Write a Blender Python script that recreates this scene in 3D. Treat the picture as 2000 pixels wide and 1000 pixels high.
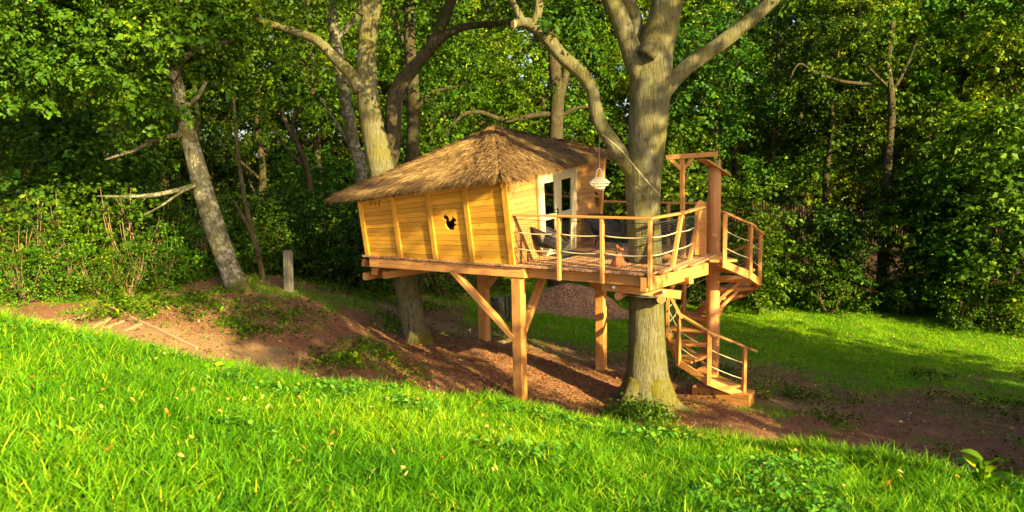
import bpy, bmesh, math, random
import numpy as np
from mathutils import Vector, Matrix

for o in list(bpy.data.objects):
    bpy.data.objects.remove(o)
SC = bpy.context.scene
COL = SC.collection

# ------------------------------------------------------------------ camera
CAM = np.array([0.0, 0.0, 4.95])
PITCH, ROLL, F = math.atan(200 / 1500), 0.02, 1500.0
_f = np.array([0, math.cos(PITCH), -math.sin(PITCH)])
_u = np.array([0, math.sin(PITCH), math.cos(PITCH)])
_r = np.array([1.0, 0, 0])
UPV = math.cos(ROLL) * _u + math.sin(ROLL) * _r
RTV = math.cos(ROLL) * _r - math.sin(ROLL) * _u
cd = bpy.data.cameras.new('camera')
cam = bpy.data.objects.new('camera', cd)
COL.objects.link(cam)
cam.matrix_world = Matrix(((RTV[0], UPV[0], -_f[0], CAM[0]), (RTV[1], UPV[1], -_f[1], CAM[1]),
                           (RTV[2], UPV[2], -_f[2], CAM[2]), (0, 0, 0, 1)))
cd.sensor_width = 36; cd.lens = 27
cd.clip_start = 0.1; cd.clip_end = 600
cd.dof.use_dof = True; cd.dof.focus_distance = 16.5; cd.dof.aperture_fstop = 2.3
SC.camera = cam

# ------------------------------------------------------------------ light
SUN_AZ = math.atan2(0.66, -0.75)      # clockwise from +Y
SUN_EL = math.radians(21)
SDIR = Vector((math.sin(SUN_AZ) * math.cos(SUN_EL), math.cos(SUN_AZ) * math.cos(SUN_EL), math.sin(SUN_EL)))
w = bpy.data.worlds.new('World'); SC.world = w; w.use_nodes = True
nt = w.node_tree
sky = nt.nodes.new('ShaderNodeTexSky'); sky.sky_type = 'NISHITA'; sky.sun_disc = False
sky.sun_elevation = SUN_EL; sky.sun_rotation = SUN_AZ
nt.links.new(sky.outputs[0], nt.nodes['Background'].inputs[0])
nt.nodes['Background'].inputs[1].default_value = 0.085
sky.dust_density = 2.5; sky.ozone_density = 0.1; sky.air_density = 0.8
sl = bpy.data.lights.new('sun', 'SUN'); sl.energy = 5.0; sl.angle = math.radians(0.5); sl.color = (1.0, 0.85, 0.40)
so = bpy.data.objects.new('sun', sl); COL.objects.link(so)
so.rotation_euler = SDIR.to_track_quat('Z', 'Y').to_euler(); so.location = SDIR * 60
SC.view_settings.view_transform = 'Standard'; SC.view_settings.look = 'None'
SC.view_settings.exposure = 1.85; SC.view_settings.gamma = 1.0
SC.view_settings.use_curve_mapping = False
SC.cycles.max_bounces = 8; SC.cycles.diffuse_bounces = 4; SC.cycles.transmission_bounces = 5
SC.cycles.use_denoising = True
SC.cycles.use_adaptive_sampling = True; SC.cycles.adaptive_threshold = 0.015

# ------------------------------------------------------------------ maths helpers
def ray(px, py):
    return _f + (px - 1000) / F * RTV + (500 - py) / F * UPV
def at_y(px, py, Y):
    d = ray(px, py); return CAM + d * (Y / d[1])
def at_z(px, py, z):
    d = ray(px, py); return CAM + d * ((z - CAM[2]) / d[2])
def at_plane(px, py, p0, n):
    d = ray(px, py); return CAM + d * (np.dot(p0 - CAM, n) / np.dot(d, n))
def V3(*a): return np.array(a, float)
def nrm(v):
    v = np.asarray(v, float); return v / max(1e-9, np.linalg.norm(v))
def sstep(a, b, x):
    t = np.clip((np.asarray(x, float) - a) / (b - a), 0, 1); return t * t * (3 - 2 * t)

def _h(ix, iy, iz, seed):
    n = (ix * 374761393 + iy * 668265263 + iz * 1274126177 + seed * 974711) & 0xffffffff
    n = np.asarray(n, dtype=np.int64)
    n = ((n ^ (n >> 13)) * 1274126177) & 0xffffffff
    n = ((n ^ (n >> 16)) * 2246822519) & 0xffffffff
    return ((n ^ (n >> 15)) & 0xffffff) / float(0xffffff)
def vnoise(x, y, z=0.0, seed=0):
    x, y, z = np.broadcast_arrays(np.asarray(x, float), np.asarray(y, float), np.asarray(z, float))
    ix, iy, iz = [np.floor(a).astype(np.int64) for a in (x, y, z)]
    fx, fy, fz = x - ix, y - iy, z - iz
    fx, fy, fz = [a * a * (3 - 2 * a) for a in (fx, fy, fz)]
    r = 0
    for dx in (0, 1):
        for dy in (0, 1):
            for dz in (0, 1):
                wgt = (fx if dx else 1 - fx) * (fy if dy else 1 - fy) * (fz if dz else 1 - fz)
                r = r + wgt * _h(ix + dx, iy + dy, iz + dz, seed)
    return r
def fbm(x, y, z=0.0, seed=0, oct=4):
    s = 0; a = 0.5; t = 0
    for k in range(oct):
        s = s + a * vnoise(np.asarray(x) * 2 ** k, np.asarray(y) * 2 ** k, np.asarray(z) * 2 ** k, seed + k); t += a; a *= 0.5
    return s / t

# ------------------------------------------------------------------ materials
def M(name):
    m = bpy.data.materials.new(name); m.use_nodes = True
    b = m.node_tree.nodes['Principled BSDF']
    return m, m.node_tree, b
def nd(t, typ, **kw):
    n = t.nodes.new(typ)
    for k, v in kw.items(): setattr(n, k, v)
    return n
def ramp(t, fac, stops):
    r = nd(t, 'ShaderNodeValToRGB')
    while len(r.color_ramp.elements) < len(stops): r.color_ramp.elements.new(0.5)
    for e, (p, c) in zip(r.color_ramp.elements, stops):
        e.position = p; e.color = (*c, 1)
    t.links.new(fac, r.inputs[0]); return r.outputs[0]
def noise(t, vec, scale, detail=4, rough=0.55, dist=0.0):
    n = nd(t, 'ShaderNodeTexNoise'); n.inputs['Scale'].default_value = scale
    n.inputs['Detail'].default_value = detail; n.inputs['Roughness'].default_value = rough
    n.inputs['Distortion'].default_value = dist
    if vec is not None: t.links.new(vec, n.inputs['Vector'])
    return n.outputs['Fac']
def mapv(t, vec, scale):
    m = nd(t, 'ShaderNodeMapping'); m.inputs['Scale'].default_value = scale
    t.links.new(vec, m.inputs['Vector']); return m.outputs[0]
def mixc(t, fac, a, b, mode='MIX'):
    m = nd(t, 'ShaderNodeMix', data_type='RGBA', blend_type=mode)
    for s, v in ((0, fac), (6, a), (7, b)):
        if isinstance(v, (int, float)): m.inputs[s].default_value = v
        elif isinstance(v, tuple): m.inputs[s].default_value = (*v, 1)
        else: t.links.new(v, m.inputs[s])
    return m.outputs[2]
def mathn(t, op, a, b=0.0):
    m = nd(t, 'ShaderNodeMath', operation=op)
    for i, v in enumerate((a, b)):
        if isinstance(v, (int, float)): m.inputs[i].default_value = v
        else: t.links.new(v, m.inputs[i])
    return m.outputs[0]
def bump(t, b, h, strength, dist=0.02):
    n = nd(t, 'ShaderNodeBump'); n.inputs['Strength'].default_value = strength
    n.inputs['Distance'].default_value = dist
    t.links.new(h, n.inputs['Height']); t.links.new(n.outputs[0], b.inputs['Normal'])
def attr(t, name):
    return nd(t, 'ShaderNodeAttribute', attribute_name=name)

def wood(name, light, mid, dark, vary=0.25, rough=0.62, knots=True):
    m, t, b = M(name)
    g = attr(t, 'grain').outputs['Vector']
    oi = nd(t, 'ShaderNodeObjectInfo')
    add = nd(t, 'ShaderNodeVectorMath', operation='ADD'); t.links.new(g, add.inputs[0])
    mul = nd(t, 'ShaderNodeMath', operation='MULTIPLY'); mul.inputs[1].default_value = 37.0
    t.links.new(oi.outputs['Random'], mul.inputs[0]); t.links.new(mul.outputs[0], add.inputs[1])
    v = add.outputs[0]
    n1 = noise(t, mapv(t, v, (1.3, 26, 26)), 1.0, 5, 0.6, 0.4)
    c = ramp(t, n1, [(0.28, dark), (0.48, mid), (0.72, light)])
    n2 = noise(t, mapv(t, v, (0.7, 3, 3)), 1.0, 3)
    c = mixc(t, 0.35, c, ramp(t, n2, [(0.35, mid), (0.65, light)]))
    if knots:
        vo = nd(t, 'ShaderNodeTexVoronoi'); vo.inputs['Scale'].default_value = 1.0
        t.links.new(mapv(t, v, (2.6, 9, 9)), vo.inputs['Vector'])
        kf = ramp(t, vo.outputs['Distance'], [(0.05, (1, 1, 1)), (0.16, (0, 0, 0))])
        c = mixc(t, mathn(t, 'MULTIPLY', kf, 0.7), c, tuple(x * 0.42 for x in dark))
    hs = nd(t, 'ShaderNodeHueSaturation'); t.links.new(c, hs.inputs['Color'])
    vv = nd(t, 'ShaderNodeMapRange'); vv.inputs['To Min'].default_value = 1 - vary; vv.inputs['To Max'].default_value = 1 + vary * 0.5
    t.links.new(oi.outputs['Random'], vv.inputs['Value']); t.links.new(vv.outputs[0], hs.inputs['Value'])
    t.links.new(hs.outputs[0], b.inputs['Base Color'])
    b.inputs['Roughness'].default_value = rough
    b.inputs['Specular IOR Level'].default_value = 0.3
    bump(t, b, n1, 0.35, 0.006)
    return m

def leafmat(name, c1, c2, c3, trans=0.17):
    m, t, b = M(name)
    out = t.nodes['Material Output']
    a = attr(t, 'tint').outputs['Fac']
    c = ramp(t, a, [(0.0, c1), (0.6, c2), (1.0, c3)])
    oi = nd(t, 'ShaderNodeObjectInfo')
    hs = nd(t, 'ShaderNodeHueSaturation'); t.links.new(c, hs.inputs['Color'])
    for s, lo, hi in (('Hue', 0.475, 0.51), ('Value', 0.75, 1.2)):
        mr = nd(t, 'ShaderNodeMapRange'); mr.inputs['To Min'].default_value = lo; mr.inputs['To Max'].default_value = hi
        t.links.new(oi.outputs['Random'], mr.inputs['Value']); t.links.new(mr.outputs[0], hs.inputs[s])
    t.links.new(hs.outputs[0], b.inputs['Base Color'])
    b.inputs['Roughness'].default_value = 0.55; b.inputs['Specular IOR Level'].default_value = 0.12
    tr = nd(t, 'ShaderNodeBsdfTranslucent')
    br = mixc(t, 1.0, hs.outputs[0], (1.35, 1.35, 0.4), 'MULTIPLY')
    t.links.new(br, tr.inputs['Color'])
    mx = nd(t, 'ShaderNodeMixShader'); mx.inputs[0].default_value = trans
    t.links.new(b.outputs[0], mx.inputs[1]); t.links.new(tr.outputs[0], mx.inputs[2])
    t.links.new(mx.outputs[0], out.inputs['Surface'])
    return m

def barkmat(name, fiss, mid, pale, lichen, mossc, scale=1.0, bs=0.8, lic=0.7):
    m, t, b = M(name)
    tc = nd(t, 'ShaderNodeTexCoord').outputs['Object']
    v = mapv(t, tc, (26 * scale, 26 * scale, 3.6 * scale))
    n1 = noise(t, v, 1.0, 8, 0.72, 0.7)
    c = ramp(t, n1, [(0.36, fiss), (0.46, mid), (0.63, pale)])
    n2 = noise(t, tc, 7.0, 8, 0.75)
    c = mixc(t, ramp(t, n2, [(0.5, (0, 0, 0)), (0.6 - 0.05 * (lic > 0.8), (lic, lic, lic))]), c, lichen)
    n4 = noise(t, tc, 1.6, 5, 0.6)
    c = mixc(t, ramp(t, n4, [(0.42, (0, 0, 0)), (0.68, (0.65, 0.65, 0.65))]), c, mossc)
    ms = attr(t, 'moss').outputs['Fac']
    n3 = noise(t, tc, 3.2, 5, 0.65)
    mf = mathn(t, 'ADD', ms, mathn(t, 'SUBTRACT', n3, 0.5))
    c = mixc(t, ramp(t, mf, [(0.42, (0, 0, 0)), (0.62, (0.9, 0.9, 0.9))]), c, mossc)
    t.links.new(c, b.inputs['Base Color'])
    b.inputs['Roughness'].default_value = 0.9; b.inputs['Specular IOR Level'].default_value = 0.15
    bump(t, b, n1, bs, 0.12)
    return m

def plain(name, col, rough=0.6, metal=0.0, var=0.0, sc=20):
    m, t, b = M(name)
    if var:
        tc = nd(t, 'ShaderNodeTexCoord').outputs['Object']
        n = noise(t, tc, sc, 4)
        c = ramp(t, n, [(0.3, tuple(x * (1 - var) for x in col)), (0.7, tuple(min(1, x * (1 + var)) for x in col))])
        t.links.new(c, b.inputs['Base Color']); bump(t, b, n, 0.2, 0.005)
    else:
        b.inputs['Base Color'].default_value = (*col, 1)
    b.inputs['Roughness'].default_value = rough; b.inputs['Metallic'].default_value = metal
    return m

MAT = {}
MAT['larch'] = wood('larch_timber', (0.68, 0.335, 0.095), (0.56, 0.24, 0.06), (0.36, 0.13, 0.03), 0.24)
MAT['deck'] = wood('deck_timber', (0.56, 0.31, 0.15), (0.43, 0.215, 0.10), (0.28, 0.12, 0.055), 0.3)
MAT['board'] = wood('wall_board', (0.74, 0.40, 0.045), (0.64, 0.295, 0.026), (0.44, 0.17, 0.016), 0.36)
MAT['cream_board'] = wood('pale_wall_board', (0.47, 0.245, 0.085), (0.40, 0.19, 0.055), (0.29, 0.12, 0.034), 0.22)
MAT['pole'] = wood('pole_timber', (0.60, 0.29, 0.10), (0.46, 0.195, 0.064), (0.27, 0.095, 0.032), 0.1)
MAT['grey_wood'] = wood('weathered_wood', (0.26, 0.23, 0.16), (0.19, 0.165, 0.11), (0.10, 0.085, 0.055), 0.2, 0.85, False)
MAT['pale_wood'] = wood('bleached_wood', (0.44, 0.29, 0.15), (0.35, 0.22, 0.11), (0.22, 0.13, 0.06), 0.2, 0.85, False)
MAT['dark_wood'] = wood('fence_wood', (0.17, 0.085, 0.05), (0.12, 0.06, 0.035), (0.06, 0.03, 0.018), 0.3, 0.85, False)
MAT['cream'] = plain('cream_paint', (0.72, 0.60, 0.33), 0.45, 0, 0.05, 8)
MAT['rope'] = plain('rope_fibre', (0.55, 0.42, 0.22), 0.85, 0, 0.25, 90)
MAT['cord'] = plain('black_cord', (0.018, 0.016, 0.018), 0.55)
MAT['net'] = plain('dark_net', (0.03, 0.028, 0.03), 0.7)
MAT['steel'] = plain('galvanised_steel', (0.55, 0.57, 0.58), 0.35, 0.9)
MAT['mat'] = plain('door_mat_fibre', (0.022, 0.022, 0.03), 0.95, 0, 0.3, 60)
MAT['terracotta'] = plain('terracotta', (0.30, 0.095, 0.035), 0.75, 0, 0.2, 14)
MAT['wicker'] = plain('white_wicker', (0.78, 0.70, 0.48), 0.6, 0, 0.1, 40)
MAT['bark_oak'] = barkmat('oak_bark', (0.04, 0.03, 0.012), (0.145, 0.122, 0.058), (0.235, 0.205, 0.11), (0.21, 0.215, 0.13), (0.16, 0.135, 0.008))
MAT['bark_dark'] = barkmat('dark_bark', (0.02, 0.013, 0.007), (0.06, 0.042, 0.022), (0.105, 0.075, 0.04), (0.12, 0.11, 0.065), (0.05, 0.055, 0.008))
MAT['bark_grey'] = barkmat('lichened_bark', (0.035, 0.028, 0.013), (0.125, 0.105, 0.06), (0.20, 0.175, 0.105), (0.36, 0.345, 0.25), (0.085, 0.08, 0.012), 1.0, 0.8, 0.92)
MAT['twig'] = plain('twig_bark', (0.30, 0.17, 0.085), 0.8, 0, 0.3, 30)
MAT['cut'] = plain('sawn_wood', (0.62, 0.38, 0.16), 0.8, 0, 0.2, 30)
MAT['straw'] = None
GL = {'mid': leafmat('leaf_mid_green', (0.018, 0.062, 0.003), (0.06, 0.14, 0.003), (0.21, 0.30, 0.006)),
      'yellow': leafmat('leaf_yellow_green', (0.055, 0.11, 0.002), (0.14, 0.21, 0.003), (0.32, 0.36, 0.01)),
      'dark': leafmat('leaf_dark_green', (0.012, 0.045, 0.003), (0.034, 0.09, 0.004), (0.13, 0.21, 0.006)),
      'oak': leafmat('leaf_oak', (0.02, 0.07, 0.005), (0.06, 0.145, 0.005), (0.20, 0.28, 0.008)),
      'weed': leafmat('leaf_weed', (0.035, 0.11, 0.01), (0.07, 0.18, 0.012), (0.16, 0.26, 0.02)),
      'grass': leafmat('grass_blade', (0.028, 0.125, 0.002), (0.12, 0.30, 0.002), (0.42, 0.48, 0.02), 0.28),
      'lawn': leafmat('lawn_blade', (0.07, 0.20, 0.003), (0.20, 0.40, 0.003), (0.42, 0.52, 0.01), 0.3)}
MAT['fallen'] = leafmat('fallen_leaf', (0.50, 0.20, 0.02), (0.62, 0.40, 0.05), (0.70, 0.55, 0.18), 0.3)
MAT['litter'] = leafmat('litter_leaf', (0.16, 0.07, 0.03), (0.30, 0.15, 0.06), (0.5, 0.36, 0.16), 0.15)

def strawmat():
    m, t, b = M('straw_thatch')
    a = attr(t, 'tint').outputs['Fac']
    c = ramp(t, a, [(0.0, (0.10, 0.052, 0.02)), (0.45, (0.25, 0.14, 0.052)), (1.0, (0.46, 0.30, 0.12))])
    t.links.new(c, b.inputs['Base Color']); b.inputs['Roughness'].default_value = 0.8
    b.inputs['Specular IOR Level'].default_value = 0.2
    return m
MAT['straw'] = strawmat()
MAT['thatch_base'] = plain('thatch_core', (0.22, 0.14, 0.06), 0.95, 0, 0.4, 25)
def glassmat():
    m, t, b = M('window_glass')
    out = t.nodes['Material Output']
    gl = nd(t, 'ShaderNodeBsdfGlossy'); gl.inputs['Roughness'].default_value = 0.02; gl.inputs['Color'].default_value = (0.9, 0.9, 0.9, 1)
    tp = nd(t, 'ShaderNodeBsdfTransparent'); tp.inputs['Color'].default_value = (0.75, 0.8, 0.78, 1)
    lw = nd(t, 'ShaderNodeLayerWeight'); lw.inputs[0].default_value = 0.35
    fac = mathn(t, 'ADD', mathn(t, 'MULTIPLY', lw.outputs['Fresnel'], 0.8), 0.25)
    mx = nd(t, 'ShaderNodeMixShader'); t.links.new(fac, mx.inputs[0])
    t.links.new(tp.outputs[0], mx.inputs[1]); t.links.new(gl.outputs[0], mx.inputs[2])
    t.links.new(mx.outputs[0], out.inputs['Surface'])
    return m
MAT['glass'] = glassmat()

# ------------------------------------------------------------------ object helpers
ORG = {}
def tag(o, label=None, cat=None, group=None, kind=None):
    for k, v in (('label', label), ('category', cat), ('group', group), ('kind', kind)):
        if v: o[k] = v
    return o
def thing(name, loc, label, cat, group=None):
    o = bpy.data.objects.new(name, None); COL.objects.link(o)
    o.location = Vector(loc); o.empty_display_size = 0.2
    ORG[o.name] = np.array(loc, float)
    return tag(o, label, cat, group)

class MB:
    def __init__(s):
        s.v = []; s.f = []; s.g = []; s.a = []
    def add(s, verts, faces, grain=None, att=None):
        n = len(s.v); verts = [np.asarray(v, float) for v in verts]
        s.v += verts
        s.f += [tuple(i + n for i in f) for f in faces]
        s.g += list(grain) if grain is not None else verts
        s.a += list(att) if att is not None else [0.0] * len(verts)
        return s
    def beam(s, p0, p1, w, h, up=(0, 0, 1), ch=0.006):
        p0 = np.asarray(p0, float); p1 = np.asarray(p1, float)
        d = nrm(p1 - p0); L = np.linalg.norm(p1 - p0)
        sx = np.cross(d, up)
        if np.linalg.norm(sx) < 1e-4: sx = np.cross(d, (1, 0.3, 0))
        sx = nrm(sx); sy = np.cross(sx, d)
        a, b = w / 2, h / 2
        c = min(ch, a * 0.5, b * 0.5)
        prof = [(-a + c, -b), (a - c, -b), (a, -b + c), (a, b - c), (a - c, b), (-a + c, b), (-a, b - c), (-a, -b + c)]
        vs = []; gr = []
        o = np.array([random.random() * 9, random.random() * 9, random.random() * 9])
        for q, t in ((p0, 0.0), (p1, L)):
            for x, y in prof:
                vs.append(q + sx * x + sy * y); gr.append(o + (t, x, y))
        n = 8
        fs = [(i, (i + 1) % n, n + (i + 1) % n, n + i) for i in range(n)] + [tuple(range(n - 1, -1, -1)), tuple(range(n, 2 * n))]
        return s.add(vs, fs, gr)
    def hexa(s, b4, t4, along=None):
        """b4, t4: four corners of the back and the front face"""
        vs = list(b4) + list(t4)
        o = np.array([random.random() * 9, random.random() * 9, random.random() * 9])
        b4 = np.asarray(b4); x = nrm(b4[1] - b4[0]); y = nrm(b4[3] - b4[0]); z = np.cross(x, y)
        gr = [o + (np.dot(v - b4[0], x), np.dot(v - b4[0], y), np.dot(v - b4[0], z)) for v in vs]
        return s.add(vs, [(3, 2, 1, 0), (4, 5, 6, 7), (0, 1, 5, 4), (1, 2, 6, 5), (2, 3, 7, 6), (3, 0, 4, 7)], gr)
    def tube(s, pts, rad, n=8, cap=True, moss=None, seed=0, rough=0.0, sub=0, ridge=0.0, lobes=0.0):
        pts = np.asarray(pts, float); rad = np.asarray(rad, float)
        if sub:
            P = np.vstack([2 * pts[0] - pts[1], pts, 2 * pts[-1] - pts[-2]])
            out = []; ro = []
            for i in range(len(pts) - 1):
                a, b, c, d = P[i], P[i + 1], P[i + 2], P[i + 3]
                for k in range(sub):
                    t = k / sub
                    out.append(0.5 * (2 * b + (c - a) * t + (2 * a - 5 * b + 4 * c - d) * t * t + (3 * b - a - 3 * c + d) * t ** 3))
                    ro.append(rad[i] * (1 - t) + rad[i + 1] * t)
            out.append(pts[-1]); ro.append(rad[-1]); pts = np.array(out); rad = np.array(ro)
        m = len(pts)
        tan = np.gradient(pts, axis=0)
        x = None; vs = []; gr = []; at = []; dist = 0
        ang = np.arange(n) * 2 * math.pi / n
        for i in range(m):
            t = nrm(tan[i])
            if x is None:
                x = np.cross(t, (0.3, 1, 0.2)); x = nrm(x)
            else:
                x = nrm(x - t * np.dot(x, t))
            y = np.cross(t, x)
            if i: dist += np.linalg.norm(pts[i] - pts[i - 1])
            r = np.full(n, rad[i])
            if rough:
                r = r * (1 + rough * (fbm(np.cos(ang) * 1.4 + 7, np.sin(ang) * 1.4 + 3, dist * 1.6, seed, 3) - 0.5) * 2)
            if ridge:
                q = vnoise(np.cos(ang) * 5.2 + 31, np.sin(ang) * 5.2 + 11, dist * 3.2, seed + 5)
                r = r + ridge * (np.abs(q - 0.5) * 2 - 0.5)
            if lobes and i < m:
                k = max(0, rad[i] / rad[-1] - 1.0) if lobes else 0
                r = r * (1 + lobes * np.sin(ang * 5 + seed) * min(1, max(0, 1 - dist / 0.9)))
            for j in range(n):
                vs.append(pts[i] + (x * math.cos(ang[j]) + y * math.sin(ang[j])) * r[j])
                gr.append((dist, ang[j] * rad[i], 0)); at.append(moss[0] * max(0, 1 - dist / moss[1]) if moss else 0.0)
        fs = [(i * n + j, i * n + (j + 1) % n, (i + 1) * n + (j + 1) % n, (i + 1) * n + j) for i in range(m - 1) for j in range(n)]
        if cap:
            fs += [tuple(range(n - 1, -1, -1)), tuple((m - 1) * n + j for j in range(n))]
        return s.add(vs, fs, gr, at)
    def lathe(s, o, prof, n=16):
        vs = []; o = np.asarray(o, float)
        for r, z in prof:
            for j in range(n):
                a = j * 2 * math.pi / n
                vs.append(o + (r * math.cos(a), r * math.sin(a), z))
        m = len(prof)
        fs = [(i * n + j, i * n + (j + 1) % n, (i + 1) * n + (j + 1) % n, (i + 1) * n + j) for i in range(m - 1) for j in range(n)]
        fs += [tuple(range(n - 1, -1, -1)), tuple((m - 1) * n + j for j in range(n))]
        return s.add(vs, fs)
    def prism(s, poly, vec):
        n = len(poly); poly = [np.asarray(p, float) for p in poly]; vec = np.asarray(vec, float)
        vs = poly + [p + vec for p in poly]
        fs = [(i, (i + 1) % n, n + (i + 1) % n, n + i) for i in range(n)] + [tuple(range(n - 1, -1, -1)), tuple(range(n, 2 * n))]
        return s.add(vs, fs)
    def build(s, name, mat, parent=None, smooth=False, org=None, kind=None, label=None):
        me = bpy.data.meshes.new(name)
        if parent is not None: org = ORG[parent.name]
        if org is None: org = np.zeros(3)
        vv = np.array(s.v) - org
        me.from_pydata(vv.tolist(), [], s.f)
        at = me.attributes.new('grain', 'FLOAT_VECTOR', 'POINT')
        at.data.foreach_set('vector', np.array(s.g, dtype=np.float32).ravel())
        if any(s.a):
            at = me.attributes.new('moss', 'FLOAT', 'POINT'); at.data.foreach_set('value', np.array(s.a, dtype=np.float32))
        bm = bmesh.new(); bm.from_mesh(me); bmesh.ops.recalc_face_normals(bm, faces=bm.faces); bm.to_mesh(me); bm.free()
        if smooth: me.polygons.foreach_set('use_smooth', [True] * len(me.polygons))
        me.materials.append(MAT[mat] if isinstance(mat, str) else mat)
        o = bpy.data.objects.new(name, me); COL.objects.link(o)
        if parent is not None: o.parent = parent
        else: o.location = Vector(org)
        ORG[o.name] = org
        tag(o, label, kind=kind)
        return o

def fast_mesh(name, verts, loops, starts, totals, mat, tint=None, smooth=False):
    me = bpy.data.meshes.new(name)
    me.vertices.add(len(verts)); me.vertices.foreach_set('co', verts.astype(np.float32).ravel())
    me.loops.add(len(loops)); me.loops.foreach_set('vertex_index', loops.astype(np.int32))
    me.polygons.add(len(starts)); me.polygons.foreach_set('loop_start', starts.astype(np.int32))
    me.polygons.foreach_set('loop_total', totals.astype(np.int32))
    if tint is not None:
        a = me.attributes.new('tint', 'FLOAT', 'FACE'); a.data.foreach_set('value', tint.astype(np.float32))
    if smooth: me.polygons.foreach_set('use_smooth', np.ones(len(starts), bool))
    me.update(calc_edges=True); me.validate()
    me.materials.append(mat)
    return me
def link(name, me, parent=None, loc=None, kind=None):
    o = bpy.data.objects.new(name, me); COL.objects.link(o)
    if parent is not None: o.parent = parent
    if loc is not None: o.location = Vector(loc)
    if kind: o['kind'] = kind
    return o

def strips(name, base, dirs, side, length, width, bend, mat, tint, seg=2):
    """many tapering strips (grass blades, straws): arrays per strip"""
    n = len(base); ts = np.linspace(0, 1, seg + 1)
    P = []
    for k, t in enumerate(ts):
        c = base + dirs * (length * t)[:, None] + bend * ((t ** 2) * length)[:, None]
        wdt = width * (1 - t * 0.55) if k < seg else None
        if k < seg:
            P.append(c - side * (wdt / 2)[:, None]); P.append(c + side * (wdt / 2)[:, None])
        else:
            P.append(c)
    V = np.stack(P, 1); nv = V.shape[1]
    idx = []; tot = []
    for k in range(seg):
        if k < seg - 1: idx += [2 * k, 2 * k + 1, 2 * k + 3, 2 * k + 2]; tot.append(4)
        else: idx += [2 * k, 2 * k + 1, 2 * k + 2]; tot.append(3)
    loops = (np.array(idx)[None, :] + (np.arange(n) * nv)[:, None]).ravel()
    totals = np.tile(tot, n); starts = np.concatenate([[0], np.cumsum(totals)[:-1]])
    return fast_mesh(name, V.reshape(-1, 3), loops, starts, totals, mat, np.repeat(tint, seg))

# ------------------------------------------------------------------ ground
rng = np.random.default_rng(7)
CREST = np.array([(-200, 585), (0, 612), (120, 632), (250, 660), (400, 700), (560, 730), (700, 748), (900, 776), (1100, 803), (1250, 832), (1400, 853),
                  (1550, 872), (1700, 893), (1850, 918), (2000, 950), (2200, 985)], float)
_cr = []
for x, y in CREST:
    th = math.atan2((x - 1000) / F, 1.0)
    dd = np.interp(x, [0, 1000, 2000], [11.5, 9.8, 7.2])
    p = at_y(x, y, dd * math.cos(th)); _cr.append((math.atan2(p[0], p[1]), math.hypot(p[0], p[1]), p[2] - 0.08))
_cr = np.array(_cr)
GP = [(0.18, 15.4, -.1), (-0.79, 19, .2), (2.09, 17.8, -.2), (2.7, 15.4, -.3), (4.4, 16, -.3),
      (-2.5, 19, .25), (-5.7, 19.5, 1.5), (-6.9, 19, 1.75), (-8.5, 17, 1.45), (-12, 18, 1.85), (-5, 25, .75), (-2.6, 26, 0.05),
      (1.44, 27, -.7), (2.9, 24, -.6), (9.6, 30, -1.1), (17.3, 26, -1.35), (11.3, 17, -1.05), (6.8, 14.5, -.6), (8.8, 22, -1.1),
      (-30, 45, 3), (0, 45, -.2), (30, 45, -1.2), (-25, 20, 3), (25, 20, -1.7), (-30, 5, 3.2), (25, 5, -1.2), (0, 5, 0.6), (-3, 16, .5), (0, 80, 1), (-60, 80, 5), (60, 80, 0), (60, 0, -2), (-60, 0, 5)]
GP = np.array(GP)
def _tps():
    n = len(GP); d = np.linalg.norm(GP[:, None, :2] - GP[None, :, :2], axis=2)
    K = np.where(d > 0, d * d * np.log(d + 1e-9), 0) + np.eye(n) * 0.4
    A = np.zeros((n + 3, n + 3)); A[:n, :n] = K; A[:n, n] = 1; A[:n, n + 1:] = GP[:, :2]; A[n:, :n] = A[:n, n:].T
    return np.linalg.solve(A, np.concatenate([GP[:, 2], [0, 0, 0]]))
_w = _tps()
def lower(x, y):
    x = np.asarray(x, float); y = np.asarray(y, float)
    x, y = np.clip(x, -60, 60), np.clip(y, -30, 80)
    r = _w[-3] + _w[-2] * x + _w[-1] * y
    for (gx, gy, _), q in zip(GP, _w[:len(GP)]):
        d2 = (x - gx) ** 2 + (y - gy) ** 2
        r = r + q * 0.5 * d2 * np.log(d2 + 1e-9)
    return r
def bank(x, y):
    th = np.arctan2(x, np.maximum(y, 0.001)); r = np.hypot(x, np.maximum(y, 0) + 0 * x)
    rc = np.interp(th, _cr[:, 0], _cr[:, 1]); zc = np.interp(th, _cr[:, 0], _cr[:, 2])
    s = r / rc
    z0 = 3.3
    inner = z0 + (zc - z0) * (s + 0.10 * s * (1 - s) * -1.0 + 0.0)
    sl = 0.50
    e = np.maximum(0, r - rc)
    outer = zc - (z0 - zc) / rc * e * 0.5 - sl * e * sstep(0, 1.2, e)
    return np.where(s < 1, inner, outer), s, r - rc
def hgt(x, y, detail=True):
    x = np.asarray(x, float); y = np.asarray(y, float)
    g = lower(x, y); b, s, e = bank(x, y)
    k = 0.12
    z = np.maximum(g, b) + k * np.log1p(np.exp(-np.abs(g - b) / k)) * 0.8
    if detail:
        z = z + (fbm(x * 0.9, y * 0.9, 0, 3, 3) - 0.5) * 0.12 + (fbm(x * 4.5, y * 4.5, 0, 9, 2) - 0.5) * 0.035
    return z
def hz(x, y): return float(hgt(np.array([x]), np.array([y]))[0])

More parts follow.
